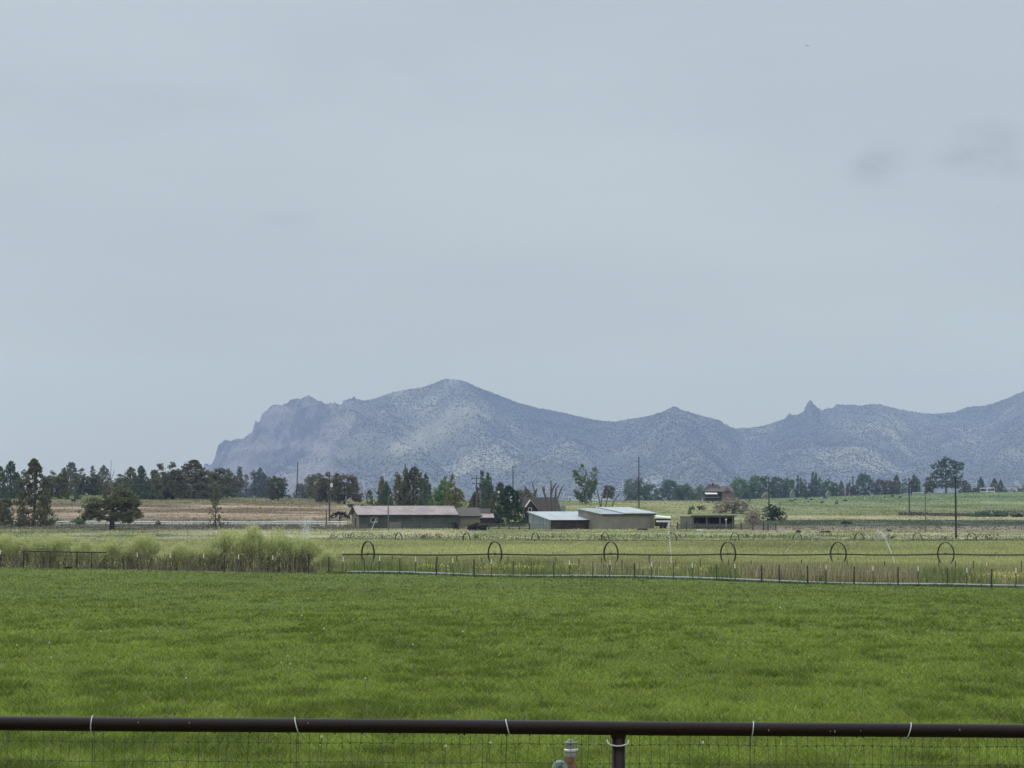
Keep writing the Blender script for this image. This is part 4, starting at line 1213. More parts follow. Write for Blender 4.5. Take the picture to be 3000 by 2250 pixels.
# ------------------------------------------------------------------ rail fences
def rail_fence(name, px0, px1, Yf, hs, step, mrail, mpost, label, rr=.05, pr=.08, ph=1.3, posts=None, box=False, postk=1.0):
    pc = on_ground((px0 + px1) / 2, Yf((px0 + px1) / 2))
    t = thing(name, pc, label, "fence")
    plist = posts or list(np.linspace(px0, px1, max(2, int((px1 - px0) / step) + 1)))
    for px in plist:
        q = on_ground(px, Yf(px)) - pc
        b = MB(); b.tube([(q[0], q[1] + .06, q[2] - .2), (q[0] + random.uniform(-.03, .03), q[1] + .06, q[2] + ph * random.uniform(.95, 1.08))], pr * postk, 7)
        b.build("post", mpost, t)
    for hh in hs:
        P = []
        for px in np.linspace(px0, px1, 2 + int((px1 - px0) / 20)):
            q = on_ground(px, Yf(px)) - pc
            P.append(q + np.array([0, -.06, hh + random.uniform(-.02, .02)]))
        b = MB(); b.tube(P, rr, 6); b.build("rail", mrail, t)
    return t


rail_fence("white_rail_fence", 18, 1015, lambda px: 552 - .02 * px, (.2, .66), 30, M["white"], M["white"], "low white two-rail fence along the foot of the left slope", .15, .07, .85)
rail_fence("dark_rail_fence", -30, 1040, lambda px: 528 - .03 * px, (.25, .5), 21, M["rails"], M["rails"], "low dark rail fence in front of the white fence on the left", .03, .07, .8)
rail_fence("corral_fence", 1343, 1551, lambda px: 474, (.35, .65, .95, 1.22), 29, M["rails"], M["darkpost"], "dark four-rail corral fence left of the blue-grey shed wall", .085, .13, 1.4)
rail_fence("corral_fence", 1554, 1612, lambda px: 471, (.35, .65, .95, 1.2), 19, M["greypole"], M["greypole"], "pale grey panel fence against the blue-grey shed wall", .03, .05, 1.3)
rail_fence("corral_fence", 1984, 2272, lambda px: 474, (.28, .55, .85, 1.15), 30, M["rails"], M["darkpost"], "dark four-rail corral fence in front of the open shed", .09, .14, 1.55, posts=[1984, 2010, 2040, 2075, 2110, 2140, 2171, 2204, 2236, 2249, 2271])
rail_fence("yard_fence", 1150, 1330, lambda px: 470, (.45, .95), 26, M["greypole"], M["greypole"], "faint grey rail fence along the long barn's front wall", .03, .05, 1.15)
rail_fence("yard_fence", 1020, 1075, lambda px: 476, (.55, .8), 26, M["greypole"], M["greypole"], "pale pole fence below the long barn's left gable", .06, .06, .9)


# ------------------------------------------------------------------ pipe panel in the willows
def pipe_panel():
    Yf = lambda px: fY(px) - .5
    pc = on_ground(190, Yf(190))
    t = thing("steel_fence", pc, "black steel pipe panel standing in front of the left willows", "fence")
    for px, top in ((73, 1615), (150, 1616), (229, 1617), (272, 1618), (311, 1619)):
        if px == 311: continue
        q = on_ground(px, Yf(px)) - pc
        z = at(px, top, Yf(px))[2] - pc[2]
        b = MB(); b.tube([(q[0], q[1], q[2] - .15), (q[0], q[1], z)], .036 if px != 272 else .03, 8); b.build("post", M["blacksteel"], t)
    b = MB(); b.tube([at(px, py, Yf(px)) - pc for px, py in ((72, 1614), (190, 1616.5), (312, 1619))], .042, 8)
    b.build("top_rail", M["blacksteel"], t)


pipe_panel()


# ------------------------------------------------------------------ white irrigation pipe in the grass
def ground_pipe():
    pc = on_ground(2000, fY(2000) + .75)
    t = thing("irrigation_pipe", pc, "pale aluminium pipe lying along the foot of the pasture's far fence", "pipe")
    b = MB(); cps = MB()
    P = []
    for px in np.linspace(1018, 3100, 80):
        q = on_ground(px, fY(px) + .75) - pc
        P.append(q + np.array([0, 0, .13 + .015 * math.sin(px * .012)]))
    b.tube(P, .072, 10)
    b.build("pipe", M["pvc"], t, smooth=True)
    for i in range(4, 80, 7):
        d = P[i] - P[i - 1]; d /= np.linalg.norm(d)
        c = MB(); c.tube([P[i] - d * .09, P[i] + d * .09], .1, 10); c.build("coupling", M["greyfit"], t)


ground_pipe()


# ------------------------------------------------------------------ wheel lines
def wheel_meshes(r):
    b = MB()
    n = 40
    V, fs = [], []
    for k in range(n):
        a = 2 * math.pi * k / n
        for (rr, xx) in ((r, -.07), (r, .07), (r - .045, .07), (r - .045, -.07)):
            V.append((xx, rr * math.cos(a), rr * math.sin(a)))
    for k in range(n):
        k2 = (k + 1) % n
        for j in range(4):
            j2 = (j + 1) % 4
            fs.append((k * 4 + j, k * 4 + j2, k2 * 4 + j2, k2 * 4 + j))
    b.add(V, fs)
    for k in range(n):                           # cleats
        a = 2 * math.pi * (k + .5) / n
        p = np.array([0, r * math.cos(a), r * math.sin(a)]); 
        if k % 2 == 0: b.tube([p + np.array([-.1, 0, 0]), p + np.array([.1, 0, 0])], .018, 4)
    rim = b.mesh("rim"); rim.materials.append(M["wheelsteel"])
    s = MB()
    s.tube([(-.12, 0, 0), (.12, 0, 0)], .085, 10)
    for k in range(10):
        a = 2 * math.pi * k / 10
        s.tube([(0.03 * (-1) ** k, .1 * math.cos(a), .1 * math.sin(a)), (0, (r - .03) * math.cos(a), (r - .03) * math.sin(a))], .007, 4)
    hub = s.mesh("wheel"); hub.materials.append(M["wheelsteel"])
    return hub, rim


HUB, RIM = wheel_meshes(1.1)


def wheel_line(pxs, axle_py, Yf, label, yaw, px_start, px_end, pipe_r, sag, heads):
    pc = on_ground(pxs[len(pxs) // 2], Yf(pxs[len(pxs) // 2]))
    t = thing("wheel_line", pc, label, "irrigation wheel line")
    W = []
    for px in pxs:
        Y = Yf(px)
        c = at(px, axle_py, Y) - pc
        o = link("wheel", HUB, t); o.location = [float(v) for v in c]; o.rotation_euler = (random.uniform(0, 6), 0, yaw)
        r_ = link("rim", RIM, o)
        W.append(px)
    b = MB(); P = []
    allp = np.linspace(px_start, px_end, 260)
    for px in allp:
        Y = Yf(px)
        below = [x for x in W if x <= px]; above = [x for x in W if x > px]
        s_ = 0
        if below and above:
            f_ = (px - below[-1]) / (above[0] - below[-1]); s_ = 4 * f_ * (1 - f_)
        elif above: s_ = .5
        P.append(at(px, axle_py + sag * s_, Y) - pc)
    b.tube(P, pipe_r, 8); b.build("pipe", M["wheelsteel"], t, smooth=True)
    for px in heads:
        Y = Yf(px); c = at(px, axle_py + sag, Y) - pc
        h = MB(); h.tube([c, c + np.array([0, 0, .22])], .03, 6); h.tube([c + np.array([-.1, 0, .2]), c + np.array([.12, 0, .26])], .03, 6)
        h.build("sprinkler", M["greyfit"], t)
    return t


W1Y = lambda px: 205 * (1 + .018 * ((px - 1078) / 339.0 - 2.5))
wheel_line([1078, 1450, 1790, 2133, 2456, 2771, 3080], 1623, W1Y, "dark wheel line with big spoked wheels crossing the hay field in front", R(33), 1003, 3095, .062, 3.0, (1262, 1620, 1965, 2297, 2615, 2917))
W2Y = lambda px: 338.0 + .004 * (px - 1168)
wheel_line([1168, 1367, 1568, 1773, 1970, 2153, 2336, 2517, 2688, 2847], 1582, W2Y, "second wheel line farther back with smaller-looking wheels", R(30), 1115, 3060, .05, 1.0, ())


# ------------------------------------------------------------------ water jets
def jet(name, pts, Y, spread, n, size, label, cat="water spray", grow=1.0):
    pc = at(pts[0][0], pts[0][1], Y)
    V = []
    pts = np.array(pts, float)
    t = rng.random(n) ** .9
    seg = np.linspace(0, 1, len(pts))
    X = np.interp(t, seg, pts[:, 0]); Yp = np.interp(t, seg, pts[:, 1])
    sp = spread * (.25 + grow * t)
    X = X + rng.normal(size=n) * sp; Yp = Yp + rng.normal(size=n) * sp * .8
    P = np.array([at(a, b_, Y + rng.normal() * .4) - pc for a, b_ in zip(X, Yp)])
    s = size * rng.uniform(.4, 1.3, n)
    o8 = np.array([(1, 0, 0), (-1, 0, 0), (0, 1, 0), (0, -1, 0), (0, 0, 1.5), (0, 0, -1.5)], float)
    fo = np.array([(0, 2, 4), (2, 1, 4), (1, 3, 4), (3, 0, 4), (2, 0, 5), (1, 2, 5), (3, 1, 5), (0, 3, 5)])
    VV = (P[:, None] + o8[None] * s[:, None, None]).reshape(-1, 3)
    ff = (fo[None] + (np.arange(n) * 6)[:, None, None]).reshape(-1, 3)
    me = big_mesh(name, VV, ff); me.materials.append(M["water"])
    o = link(name, me); o.location = [float(v) for v in pc]
    tag(o, label, cat)


jet("water_jet", [(1966, 1624), (1964, 1600), (1960, 1570), (1959, 1540), (1962, 1532)], 202, 2.2, 420, .017, "upright white water jet rising past the corral from the front wheel line")
jet("water_jet", [(1968, 1629), (1966, 1640), (1968, 1652)], 201, 1.0, 90, .018, "short white water drip hanging below the upright jet")
jet("water_jet", [(2613, 1622), (2603, 1600), (2594, 1578), (2584, 1562), (2570, 1555)], 208, 2.4, 420, .017, "tilted white water jet left of the last front wheel")
jet("water_jet", [(2616, 1629), (2619, 1642), (2622, 1655)], 207, 1.2, 90, .017, "short water drip below the tilted jet")
jet("water_jet", [(2299, 1620), (2312, 1605), (2335, 1585)], 206, 1.0, 80, .015, "faint slanted jet between the fourth and fifth front wheels")
jet("water_jet", [(1620, 1618), (1660, 1605), (1706, 1588)], 204, 1.0, 90, .014, "faint long jet between the second and third front wheels")
jet("water_mist", [(893, 1598), (897, 1575), (900, 1545), (905, 1520)], 200, 11, 900, .018, "white spray mist rising behind the right end of the willow thicket", grow=.9)
jet("water_mist", [(2425, 1578), (2390, 1572), (2350, 1568)], 352, 4.0, 260, .022, "low pale spray cloud beside the seventh far wheel", grow=.8)
jet("water_mist", [(2600, 1566), (2575, 1572), (2560, 1580)], 352, 7.0, 240, .022, "low pale spray cloud beyond the tilted jet", grow=.8)


def small_sprinkler(px, py, h, label):
    p = hit(px, py); t = thing("field_sprinkler", p, label, "sprinkler")
    b = MB(); b.tube([(0, 0, -.1), (0, 0, h)], .12, 6); b.build("riser", M["white"], t)
    b = MB(); b.tube([(-.35, 0, h), (.35, 0, h + .1)], .13, 6); b.build("head", M["greyfit"], t)


small_sprinkler(2453, 1461, 1.1, "white sprinkler among the cows on the green hill")
small_sprinkler(2533, 1464, 1.4, "white sprinkler under the lone egg-shaped tree")
small_sprinkler(2649, 1494, 1.2, "white sprinkler on the slope left of the thick pole")


# ------------------------------------------------------------------ buildings
def gabled(name, px, base, L_, W_, hwall, hroof, yaw, mats, label, cat="barn", over=.5, Y=None, extra=None, trim=True):
    """front-left corner at px/base; front faces the camera; +yaw turns the left gable into view"""
    p = hit(px, base) if Y is None else on_ground(px, Y)
    t = thing(name, p, label, cat, rz=yaw)
    mw, mr, mt, mg = mats
    b = MB()
    d = -.8
    b.add([(0, 0, d), (L_, 0, d), (L_, 0, hwall), (0, 0, hwall), (0, W_, d), (L_, W_, d), (L_, W_, hwall), (0, W_, hwall)],
          [(0, 1, 2, 3), (5, 4, 7, 6), (0, 4, 5, 1)])
    b.build("wall", mw, t)
    for x, flip in ((0, 1), (L_, 0)):
        g = MB(); pts = [(x, W_, d), (x, 0, d), (x, 0, hwall), (x, W_ / 2, hwall + hroof), (x, W_, hwall)]
        g.poly(pts if flip else pts[::-1]); g.build("gable_wall", mg, t)
    r = MB(); k = hroof / (W_ / 2); o = over
    r.slab([(-o, -o, hwall - o * k + .14), (L_ + o, -o, hwall - o * k + .14), (L_ + o, W_ / 2, hwall + hroof + .14), (-o, W_ / 2, hwall + hroof + .14)], .12)
    r.slab([(L_ + o, W_ + o, hwall - o * k + .14), (-o, W_ + o, hwall - o * k + .14), (-o, W_ / 2 + .001, hwall + hroof + .139), (L_ + o, W_ / 2 + .001, hwall + hroof + .139)], .12)
    r.build("roof", mr, t)
    if trim:
        f = MB(); f.box(-o, L_ + o, -o - .06, -o - .004, hwall - o * k - .16, hwall - o * k + .08)
        for s in (0, 1):
            ya, yb = (-o, W_ / 2) if s == 0 else (W_ + o, W_ / 2)
            f.add([(-o - .05, ya, hwall - o * k - .2), (-o - .05, yb, hwall + hroof - .2), (-o - .05, yb, hwall + hroof + .16), (-o - .05, ya, hwall - o * k + .16),
                   (-o - .005, ya, hwall - o * k - .2), (-o - .005, yb, hwall + hroof - .2), (-o - .005, yb, hwall + hroof + .16), (-o - .005, ya, hwall - o * k + .16)],
                  [(0, 1, 2, 3), (7, 6, 5, 4), (0, 4, 5, 1), (3, 2, 6, 7), (0, 3, 7, 4), (1, 5, 6, 2)])
        f.build("fascia", mt, t)
    return t


def mono(name, px, base, L_, W_, hf, hb, yaw, mw, ms, mr, mt, label, cat, over=.4, Y=None):
    p = hit(px, base) if Y is None else on_ground(px, Y)
    t = thing(name, p, label, cat, rz=yaw)
    d = -.8
    b = MB(); b.poly([(0, 0, d), (L_, 0, d), (L_, 0, hf), (0, 0, hf)]); b.build("front_wall", mw, t)
    b = MB(); b.poly([(L_, W_, d), (0, W_, d), (0, W_, hb), (L_, W_, hb)]); b.build("back_wall", mw, t)
    for x, fl in ((0, 1), (L_, 0)):
        g = MB(); pts = [(x, W_, d), (x, 0, d), (x, 0, hf), (x, W_, hb)]
        g.poly(pts if fl else pts[::-1]); g.build("side_wall", ms, t)
    k = (hb - hf) / W_; o = over
    r = MB(); r.slab([(-o, -o, hf - o * k + .13), (L_ + o, -o, hf - o * k + .13), (L_ + o, W_ + o, hb + o * k + .13), (-o, W_ + o, hb + o * k + .13)], .12)
    r.build("roof", mr, t)
    f = MB(); f.box(-o, L_ + o, -o - .06, -o - .004, hf - o * k - .13, hf - o * k + .09); f.build("fascia", mt, t)
    return t


def window(t, x0, x1, z0, z1, y=-.02, frame=None, nm="window"):
    f = MB()
    w_ = .09
    for (a, b_, c, d) in ((x0, x1, z0, z0 + w_), (x0, x1, z1 - w_, z1), (x0, x0 + w_, z0 + w_, z1 - w_), (x1 - w_, x1, z0 + w_, z1 - w_)):
        f.box(a, b_, y - .05, y, c, d)
    o = f.build(nm, frame or M["white"], t)
    g = MB(); g.box(x0 + w_, x1 - w_, y - .02, y - .002, z0 + w_, z1 - w_); g.build("pane", M["glass"], o)
    return o


SC = lambda Y: Y / F
barn = gabled("long_barn", 1053, 1551, 20.9, 9.2, 3.0, 1.65, R(14), (M["greywall"], M["pinkroof"], M["darktrim"], M["gableboards"]), "long low grey barn with a faded pinkish roof and dark trim", "barn", .6, Y=483)
window(barn, 2.5, 3.9, 1.3, 2.3)
b = MB(); b.box(-.05, -.01, 3.4, 5.2, -.3, 2.2); b.build("door", M["darkwood"], barn)
b = MB(); b.box(6.4, 8.9, -.5, -.42, -.3, 1.35); g_ = b.build("board_panel", M["greyboards"], barn)
lp = thing("leaning_pole", on_ground(1088, 468), "pale thin pole leaning before the long barn's window", "pole")
b = MB(); b.tube([(0, 0, -.1), (.95, .3, 2.35)], .05, 6); b.build("shaft", M["tip"], lp)
b = MB(); b.tube([(.7, .2, 1.8), (1.2, .25, 1.85)], .03, 6); b.build("crosspiece", M["tip"], lp)

gabled("gabled_shed", 1350, 1551, 4.2, 5.0, 2.7, 1.5, R(16), (M["gableboards"], M["brownroof2"], M["darktrim"], M["gableboards"]), "small gabled shed with dark trim right of the long barn", "shed", .45, Y=492)
porch = mono("porch_shed", 1394, 1545, 3.9, 3.5, 2.0, 2.75, R(4), M["darkwood"], M["housewall"], M["pinkroof"], M["darktrim"], "shed with a bright pink porch roof over a dark opening", "shed", .2, Y=500)
b = MB(); b.box(1.2, 2.9, -.06, -.01, -.3, 1.8); b.build("opening", M["glass"], porch)  # no hole is cut: dark panel stands in for the shade inside
gabled("brown_roof_barn", 1366, 1530, 6.4, 6, 2.6, 1.1, R(6), (M["housewall"], M["brownroof"], M["darktrim"], M["housewall"]), "low barn with a dark brown roof behind the pink porch shed", "barn", .4, Y=512)

mono("lean_to_shed", 1613, 1551, 12.9, 9.0, 1.92, 3.55, R(30), M["brownwall"], M["bluewall"], M["metalroof"], M["darkwood"], "low shed with pale metal roof, blue-grey side and red-brown front", "shed", .3, Y=478)
bb = mono("beige_building", 1764, 1552, 13.0, 9.6, 3.15, 4.25, R(30), M["beigewall"], M["beigewall"], M["metalroofworn"], M["darkwood"], "tall beige stucco building with a pale flat-pitched metal roof", "farm building", .35, Y=478)
k = (4.25 - 3.15) / 9.6
b = MB(); b.slab([(5.2, -.45, 3.15 - .45 * k + .36), (13.5, -.45, 3.15 - .45 * k + .36), (13.5, 10.2, 4.25 + .6 * k + .36), (5.2, 10.2, 4.25 + .6 * k + .36)], .2)
b.build("upper_roof", M["metalroof"], bb)
b = MB(); b.lathe([(.12, 4.0), (.12, 4.75), (.16, 4.78), (.16, 4.9)], 10, 3.0, 7.0); b.build("roof_vent", M["white"], bb)
lpl = thing("lumber_pile", on_ground(1882, 470), "low dark pile lying against the beige building's front wall", "pile")
b = MB()
for i in range(5): b.box(-1.1 + i * .06, 1.1 - i * .1, -.3 + .12 * i, -.2 + .12 * i, -.1, .22 + .05 * (i % 3))
b.build("boards", M["darkwood"], lpl)

# stock trailer
def trailer():
    t = thing("stock_trailer", on_ground(1921, 482), "white-roofed stock trailer parked right of the beige building", "trailer", rz=R(6))
    b = MB(); n = 8; L_ = 3.2
    prof = [(-1.0, 2.1), (-.9, 2.35), (-.5, 2.52), (0, 2.58), (.5, 2.52), (.9, 2.35), (1.0, 2.1)]
    V = [(0, y + 1, z + .25) for y, z in prof] + [(L_, y + 1, z - .0) for y, z in prof] 
    m_ = len(prof)
    b.add(V, [(i, i + 1, m_ + i + 1, m_ + i) for i in range(m_ - 1)] + [tuple(range(m_)), tuple(range(m_, 2 * m_))[::-1]])
    b.build("roof", M["white"], t)
    b = MB(); b.box(.02, L_ - .02, .02, 1.98, .5, 2.07); b.build("body", M["darkwood"], t)
    b = MB(); b.box(.02, L_ - .1, -.02, .015, 1.35, 1.72); b.build("side_stripe", M["white"], t)
    for x in (1.1, 1.9):
        w_ = MB(); w_.tube([(x, -.06, .35), (x, .2, .35)], .36, 14); w_.build("wheel", M["tyre"], t)
    b = MB(); b.box(L_ + .02, L_ + 1.2, .9, 1.1, .42, .52); b.build("hitch", M["darkwood"], t)


trailer()


# steep-roofed house
def house1():
    Y = 545
    s = SC(Y)
    p = on_ground(1528, Y)
    t = thing("steep_roof_house", p, "dark brown house with a steep roof and white gable trim behind the metal sheds", "house", rz=R(-4))
    zt = lambda py: at(1528, py, Y)[2] - p[2]
    L_ = (1640 - 1528) * s; W_ = 7.0
    ze, zr = zt(1502), zt(1457)
    b = MB(); b.box(0, L_, 0, W_, -.8, ze); b.build("wall", M["housewall"], t)
    r = MB()
    r.slab([(-.3, -.5, ze), (L_ + .3, -.5, ze), (L_ - .9, W_ / 2, zr), (.2, W_ / 2, zr)], .15)
    r.slab([(L_ + .3, W_ + .5, ze), (-.3, W_ + .5, ze), (.2, W_ / 2 + .01, zr - .002), (L_ - .9, W_ / 2 + .01, zr - .002)], .15)
    r.slab([(L_ + .32, -.49, ze + .01), (L_ + .32, W_ + .49, ze + .01), (L_ - .9, W_ / 2 + .01, zr - .01), (L_ - .9, W_ / 2 - .01, zr - .01)], .1)
    r.build("roof", M["brownroof"], t)
    # front dormer / cross gable
    x0, x1 = .9, 3.2; zc = zt(1466); zl = zt(1490)
    d = MB(); d.add([(x0, -.3, ze), (x1, -.3, ze), (x1, -.3, zl), ((x0 + x1) / 2, -.3, zc), (x0, -.3, zl)], [(0, 1, 2, 3, 4)])
    d.add([(x0, -.3, ze), (x0, -.3, zl), (x0, 2.5, zl), (x0, 2.5, ze)], [(0, 1, 2, 3)]); d.add([(x1, -.3, ze), (x1, 2.5, ze), (x1, 2.5, zl), (x1, -.3, zl)], [(0, 1, 2, 3)])
    d.build("dormer_wall", M["housewall"], t)
    xm = (x0 + x1) / 2
    rr = MB(); rr.slab([(xm, -.7, zc + .15), (xm, 3.3, zc + .15), (x0 - .3, 3.3, zl), (x0 - .3, -.7, zl)], .12); rr.slab([(xm, 3.3, zc + .149), (xm, -.7, zc + .149), (x1 + 1.6, -.7, zl - 1.2), (x1 + 1.6, 3.3, zl - 1.2)], .12)
    rr.build("dormer_roof", M["brownroof2"], t)
    g = MB(); g.tube([(xm + .1, -.78, zc + .12), (x0 + .02, -.78, zl + .35)], .16, 4); g.build("gable_trim", M["white"], t)
    window(t, .15, .65, ze - 1.6, ze - .3, -.02); window(t, 1.6, 2.4, ze - .4, zl + .2, -.32)
    c = MB(); c.box(1.0, 1.6, W_ * .6, W_ * .8, zr - 1.2, zr + .35); c.build("chimney", M["housewall"], t)


house1()
tk = thing("water_tank", on_ground(1650, 540), "small grey-green tank right of the steep-roofed house", "tank")
z1 = at(1650, 1478, 540)[2] - tk.location.z; z0 = at(1650, 1493, 540)[2] - tk.location.z
b = MB(); b.lathe([(.55, -.3), (.55, z1 - .2), (.42, z1 - .05), (.15, z1)], 14); b.build("tank_body", M["greenvalve"], tk)


# open-front shed
def open_shed():
    Y = 484; s = SC(Y)
    p = on_ground(2029, Y)
    t = thing("open_shed", p, "open-front livestock shed with three dark bays and pale posts", "shed", rz=R(2))
    L_ = (2151 - 2029) * s; D = 5.0
    h = at(2029, 1510, Y)[2] - p[2]
    b = MB(); b.box(-.05, L_ + .05, D - .12, D, -.6, h - .5); b.build("back_wall", M["darkwood"], t)
    for x in (0, L_ - .1):
        b = MB(); b.box(x, x + .1, .15, D - .125, -.6, h - .3); b.build("side_wall", M["darkwood"], t)
    b = MB(); b.slab([(-.3, -.5, h + .02), (L_ + .4, -.5, h + .02), (L_ + .4, D + .3, h - .35), (-.3, D + .3, h - .35)], .14); b.build("roof", M["brownroof2"], t)
    b = MB(); b.box(-.28, L_ + .38, -.56, -.505, h - .22, h - .02); b.build("fascia", M["rails"], t)
    for px in (2030, 2069.5, 2108.5, 2146.5):
        x = (px - 2029) * s
        b = MB(); b.box(x - .12, x + .12, -.1, .12, -.3, h - .13); b.build("post", M["woodpost"], t)
    for px in (2050, 2090, 2127):
        x = (px - 2029) * s
        b = MB(); b.box(x - 1.25, x + 1.25, .9, 1.0, .25, .95); b.build("manger", M["rails"], t)
    w_ = MB(); w2 = (2029 - 1992) * s
    w_.box(-w2, -.15, -.1, .0, -.3, h - .25); w_.build("wing_wall", M["greyboards"], t)
    b = MB(); b.box(-w2 - .1, -.14, -.14, -.105, h - .4, h - .2); b.build("wing_cap", M["rails"], t)


open_shed()
lw = thing("white_post", on_ground(2126, 478), "white post with a pale cap in the open shed's right bay", "post")
b = MB(); b.tube([(0, 0, -.1), (0, 0, 2.0)], .05, 6); b.build("shaft", M["white"], lw)
b = MB(); b.tube([(-.16, 0, 2.02), (.16, 0, 2.16)], .13, 8); b.build("cap", M["white"], lw)
sp_ = thing("feed_trough", on_ground(2048, 468), "pale low trough before the open shed's left bay", "trough")
b = MB(); b.box(-.6, .6, -.25, .25, -.05, .18); b.box(-.5, .5, -.2, .2, .181, .24); b.build("tub", M["tip"], sp_)


# hill house
def house2():
    p = hit(2095, 1468)
    Y = p[1]; s = SC(Y)
    t = thing("hill_house", p, "brown multi-roofed house with a white awning on the hill", "house")
    X = lambda px: (px - 2095) * s
    Z = lambda py: at(2095, py, Y)[2] - p[2]
    b = MB(); b.box(X(2064), X(2146), 0, 9, -1.5, Z(1440)); b.build("wall", M["housewall"], t)
    b = MB(); b.box(X(2115), X(2146), -1.2, -.01, -1.5, Z(1441)); b.build("garage_wall", M["pinkwall"], t)

    def hip(x0, x1, y0, y1, z0, z1, r0, r1, m, nm):
        h = MB(); ym = (y0 + y1) / 2
        A = [(x0, y0, z0), (x1, y0, z0), (x1, y1, z0), (x0, y1, z0), (r0, ym, z1), (r1, ym, z1)]
        h.add(A, [(0, 1, 5, 4), (1, 2, 5), (2, 3, 4, 5), (3, 0, 4), (3, 2, 1, 0)]); h.build(nm, m, t)
    hip(X(2060), X(2122), -.8, 9.8, Z(1439), Z(1418.5), X(2078), X(2106), M["brownroof"], "roof")
    hip(X(2104), X(2150), -1.8, 8.5, Z(1441), Z(1423), X(2116), X(2144), M["brownroof2"], "roof")
    hip(X(2120), X(2140), -2.2, 3, Z(1439), Z(1427), X(2129), X(2131), M["brownroof"], "porch_roof")
    hip(X(2066), X(2114), -1.6, 4, Z(1439.5), Z(1431), X(2080), X(2104), M["brownroof2"], "porch_roof")
    b = MB(); b.box(X(2088), X(2092), 3, 4, Z(1430), Z(1414)); b.build("chimney", M["housewall"], t)
    b = MB(); b.slab([(X(2065), -3.4, Z(1447)), (X(2100), -3.4, Z(1447)), (X(2100), -.05, Z(1441)), (X(2065), -.05, Z(1441))], .25); b.build("awning", M["white"], t)
    b = MB(); b.box(X(2064), X(2101), -2.8, -.02, -1.5, Z(1455)); b.build("lower_wall", M["glass"], t)
    b = MB(); b.box(X(2048), X(2106), -3.8, -2.85, Z(1458), Z(1456)); b.build("deck", M["greyboards"], t)
    for px in (2049, 2062, 2075, 2090, 2105):
        b = MB(); b.box(X(px) - .1, X(px) + .1, -3.75, -3.55, -1.5, Z(1458.3)); b.build("deck_post", M["darkwood"], t)
    for px in (2103, 2109):
        window(t, X(px) - .5, X(px) + .6, Z(1452), Z(1444), -.02, M["darkwood"])


house2()
# two pale gables among the hill trees and hill crest bits
for (px, base, top, wp, lab) in ((2247, 1452, 1440, 24, "pale tan roof end between the twin-crowned tree and the pole"), (2322, 1446, 1433, 13, "small white gabled hut among the hill trees"), (2427, 1443, 1437, 12, "low cream hut under the light green hill tree")):
    p = on_ground(px, 1370); s = SC(p[1]); h = at(px, top, p[1])[2] - p[2]; w_ = wp * s
    t = thing("hill_hut", p, lab, "hut")
    hw = h * .45
    b = MB(); b.box(-w_ / 2, w_ / 2, 0, 4, -1, hw); b.build("wall", M["pinkwall"] if px == 2247 else M["greyfit"], t)
    b = MB(); b.add([(-w_ / 2 - .2, -.2, hw + .01), (w_ / 2 + .2, -.2, hw + .01), (0, -.2, h), (-w_ / 2 - .2, 4.2, hw + .01), (w_ / 2 + .2, 4.2, hw + .01), (0, 4.2, h)], [(0, 1, 2), (5, 4, 3), (0, 2, 5, 3), (2, 1, 4, 5), (1, 0, 3, 4)])
    b.build("roof", M["gableboards"] if px == 2247 else M["greyfit"], t)
rail_fence("white_rail_fence", 2870, 2912, lambda px: 1385.0, (.5, 2.6), 20, M["white"], M["white"], "short white gate-like fence on the right hill crest", .28, .12, 2.9)
rail_fence("white_rail_fence", 2672, 2762, lambda px: 1380.0, (.8,), 22, M["white"], M["woodpost"], "long pale rail along the right hill crest under the giant tree", .28, .1, 1.4)


# ------------------------------------------------------------------ poles, lamps, wires
POLE_TOP = {}


def pole(px, top, base, label, m="darkpole", Y=None, r=None, arms=(), lean=0.0, lamp=None, boxm=None, name="utility_pole"):
    p = hit(px, base) if Y is None else on_ground(px, Y)
    Yd = p[1]; s = SC(Yd)
    h = at(px, top, Yd)[2] - p[2]
    r = r or max(.13, 1.9 * s)
    t = thing(name, p, label, "utility pole" if name == "utility_pole" else "lamp post")
    b = MB(); b.tube([(0, 0, -.5), (lean * h * .5, 0, h * .5), (lean * h, 0, h)], [r, r * .85, r * .62], 9); b.build("shaft", M[m], t)
    for (py, w_, side) in arms:
        z = at(px, py, Yd)[2] - p[2]
        xo = lean * z
        a = MB()
        x0, x1 = (-w_ / 2, w_ / 2) if side == 0 else ((0, w_) if side > 0 else (-w_, 0))
        a.box(xo + x0, xo + x1, -r - .14, -r - .01, z - .08, z + .08)
        o = a.build("crossarm", M["deadwood" if m != "darkpole" else "darkpole"], t)
        ins = MB()
        for q in ((x0 + .1, x1 - .1) if side == 0 else ((x1 - .1,) if side > 0 else (x0 + .1,))):
            ins.lathe([(.05, z + .085), (.07, z + .15), (.04, z + .22)], 8, xo + q, -r - .07)
        ins.build("insulator", M["greyfit"], o)
    if boxm:
        z = at(px, boxm, Yd)[2] - p[2]
        b = MB(); b.lathe([(.24, z - .45), (.27, z - .4), (.27, z + .4), (.2, z + .5)], 12, .45, -.05); b.tube([(0, 0, z), (.3, 0, z)], .05, 6); b.build("transformer", M["white"], t)
    if lamp:
        z = at(px, lamp, Yd)[2] - p[2]
        b = MB(); b.tube([(0, 0, z), (.25, -.1, z + .25), (.4, -.15, z + .2)], .04, 6); b.build("lamp_arm", M["greyfit"], t)
        b = MB(); b.lathe([(.1, z - .12), (.26, z + .02), (.22, z + .18), (.06, z + .26)], 12, .4, -.15); b.build("lamp_head", M["white"], t)
    POLE_TOP[px] = np.array([p[0] + lean * h, p[1], p[2] + h])
    return t


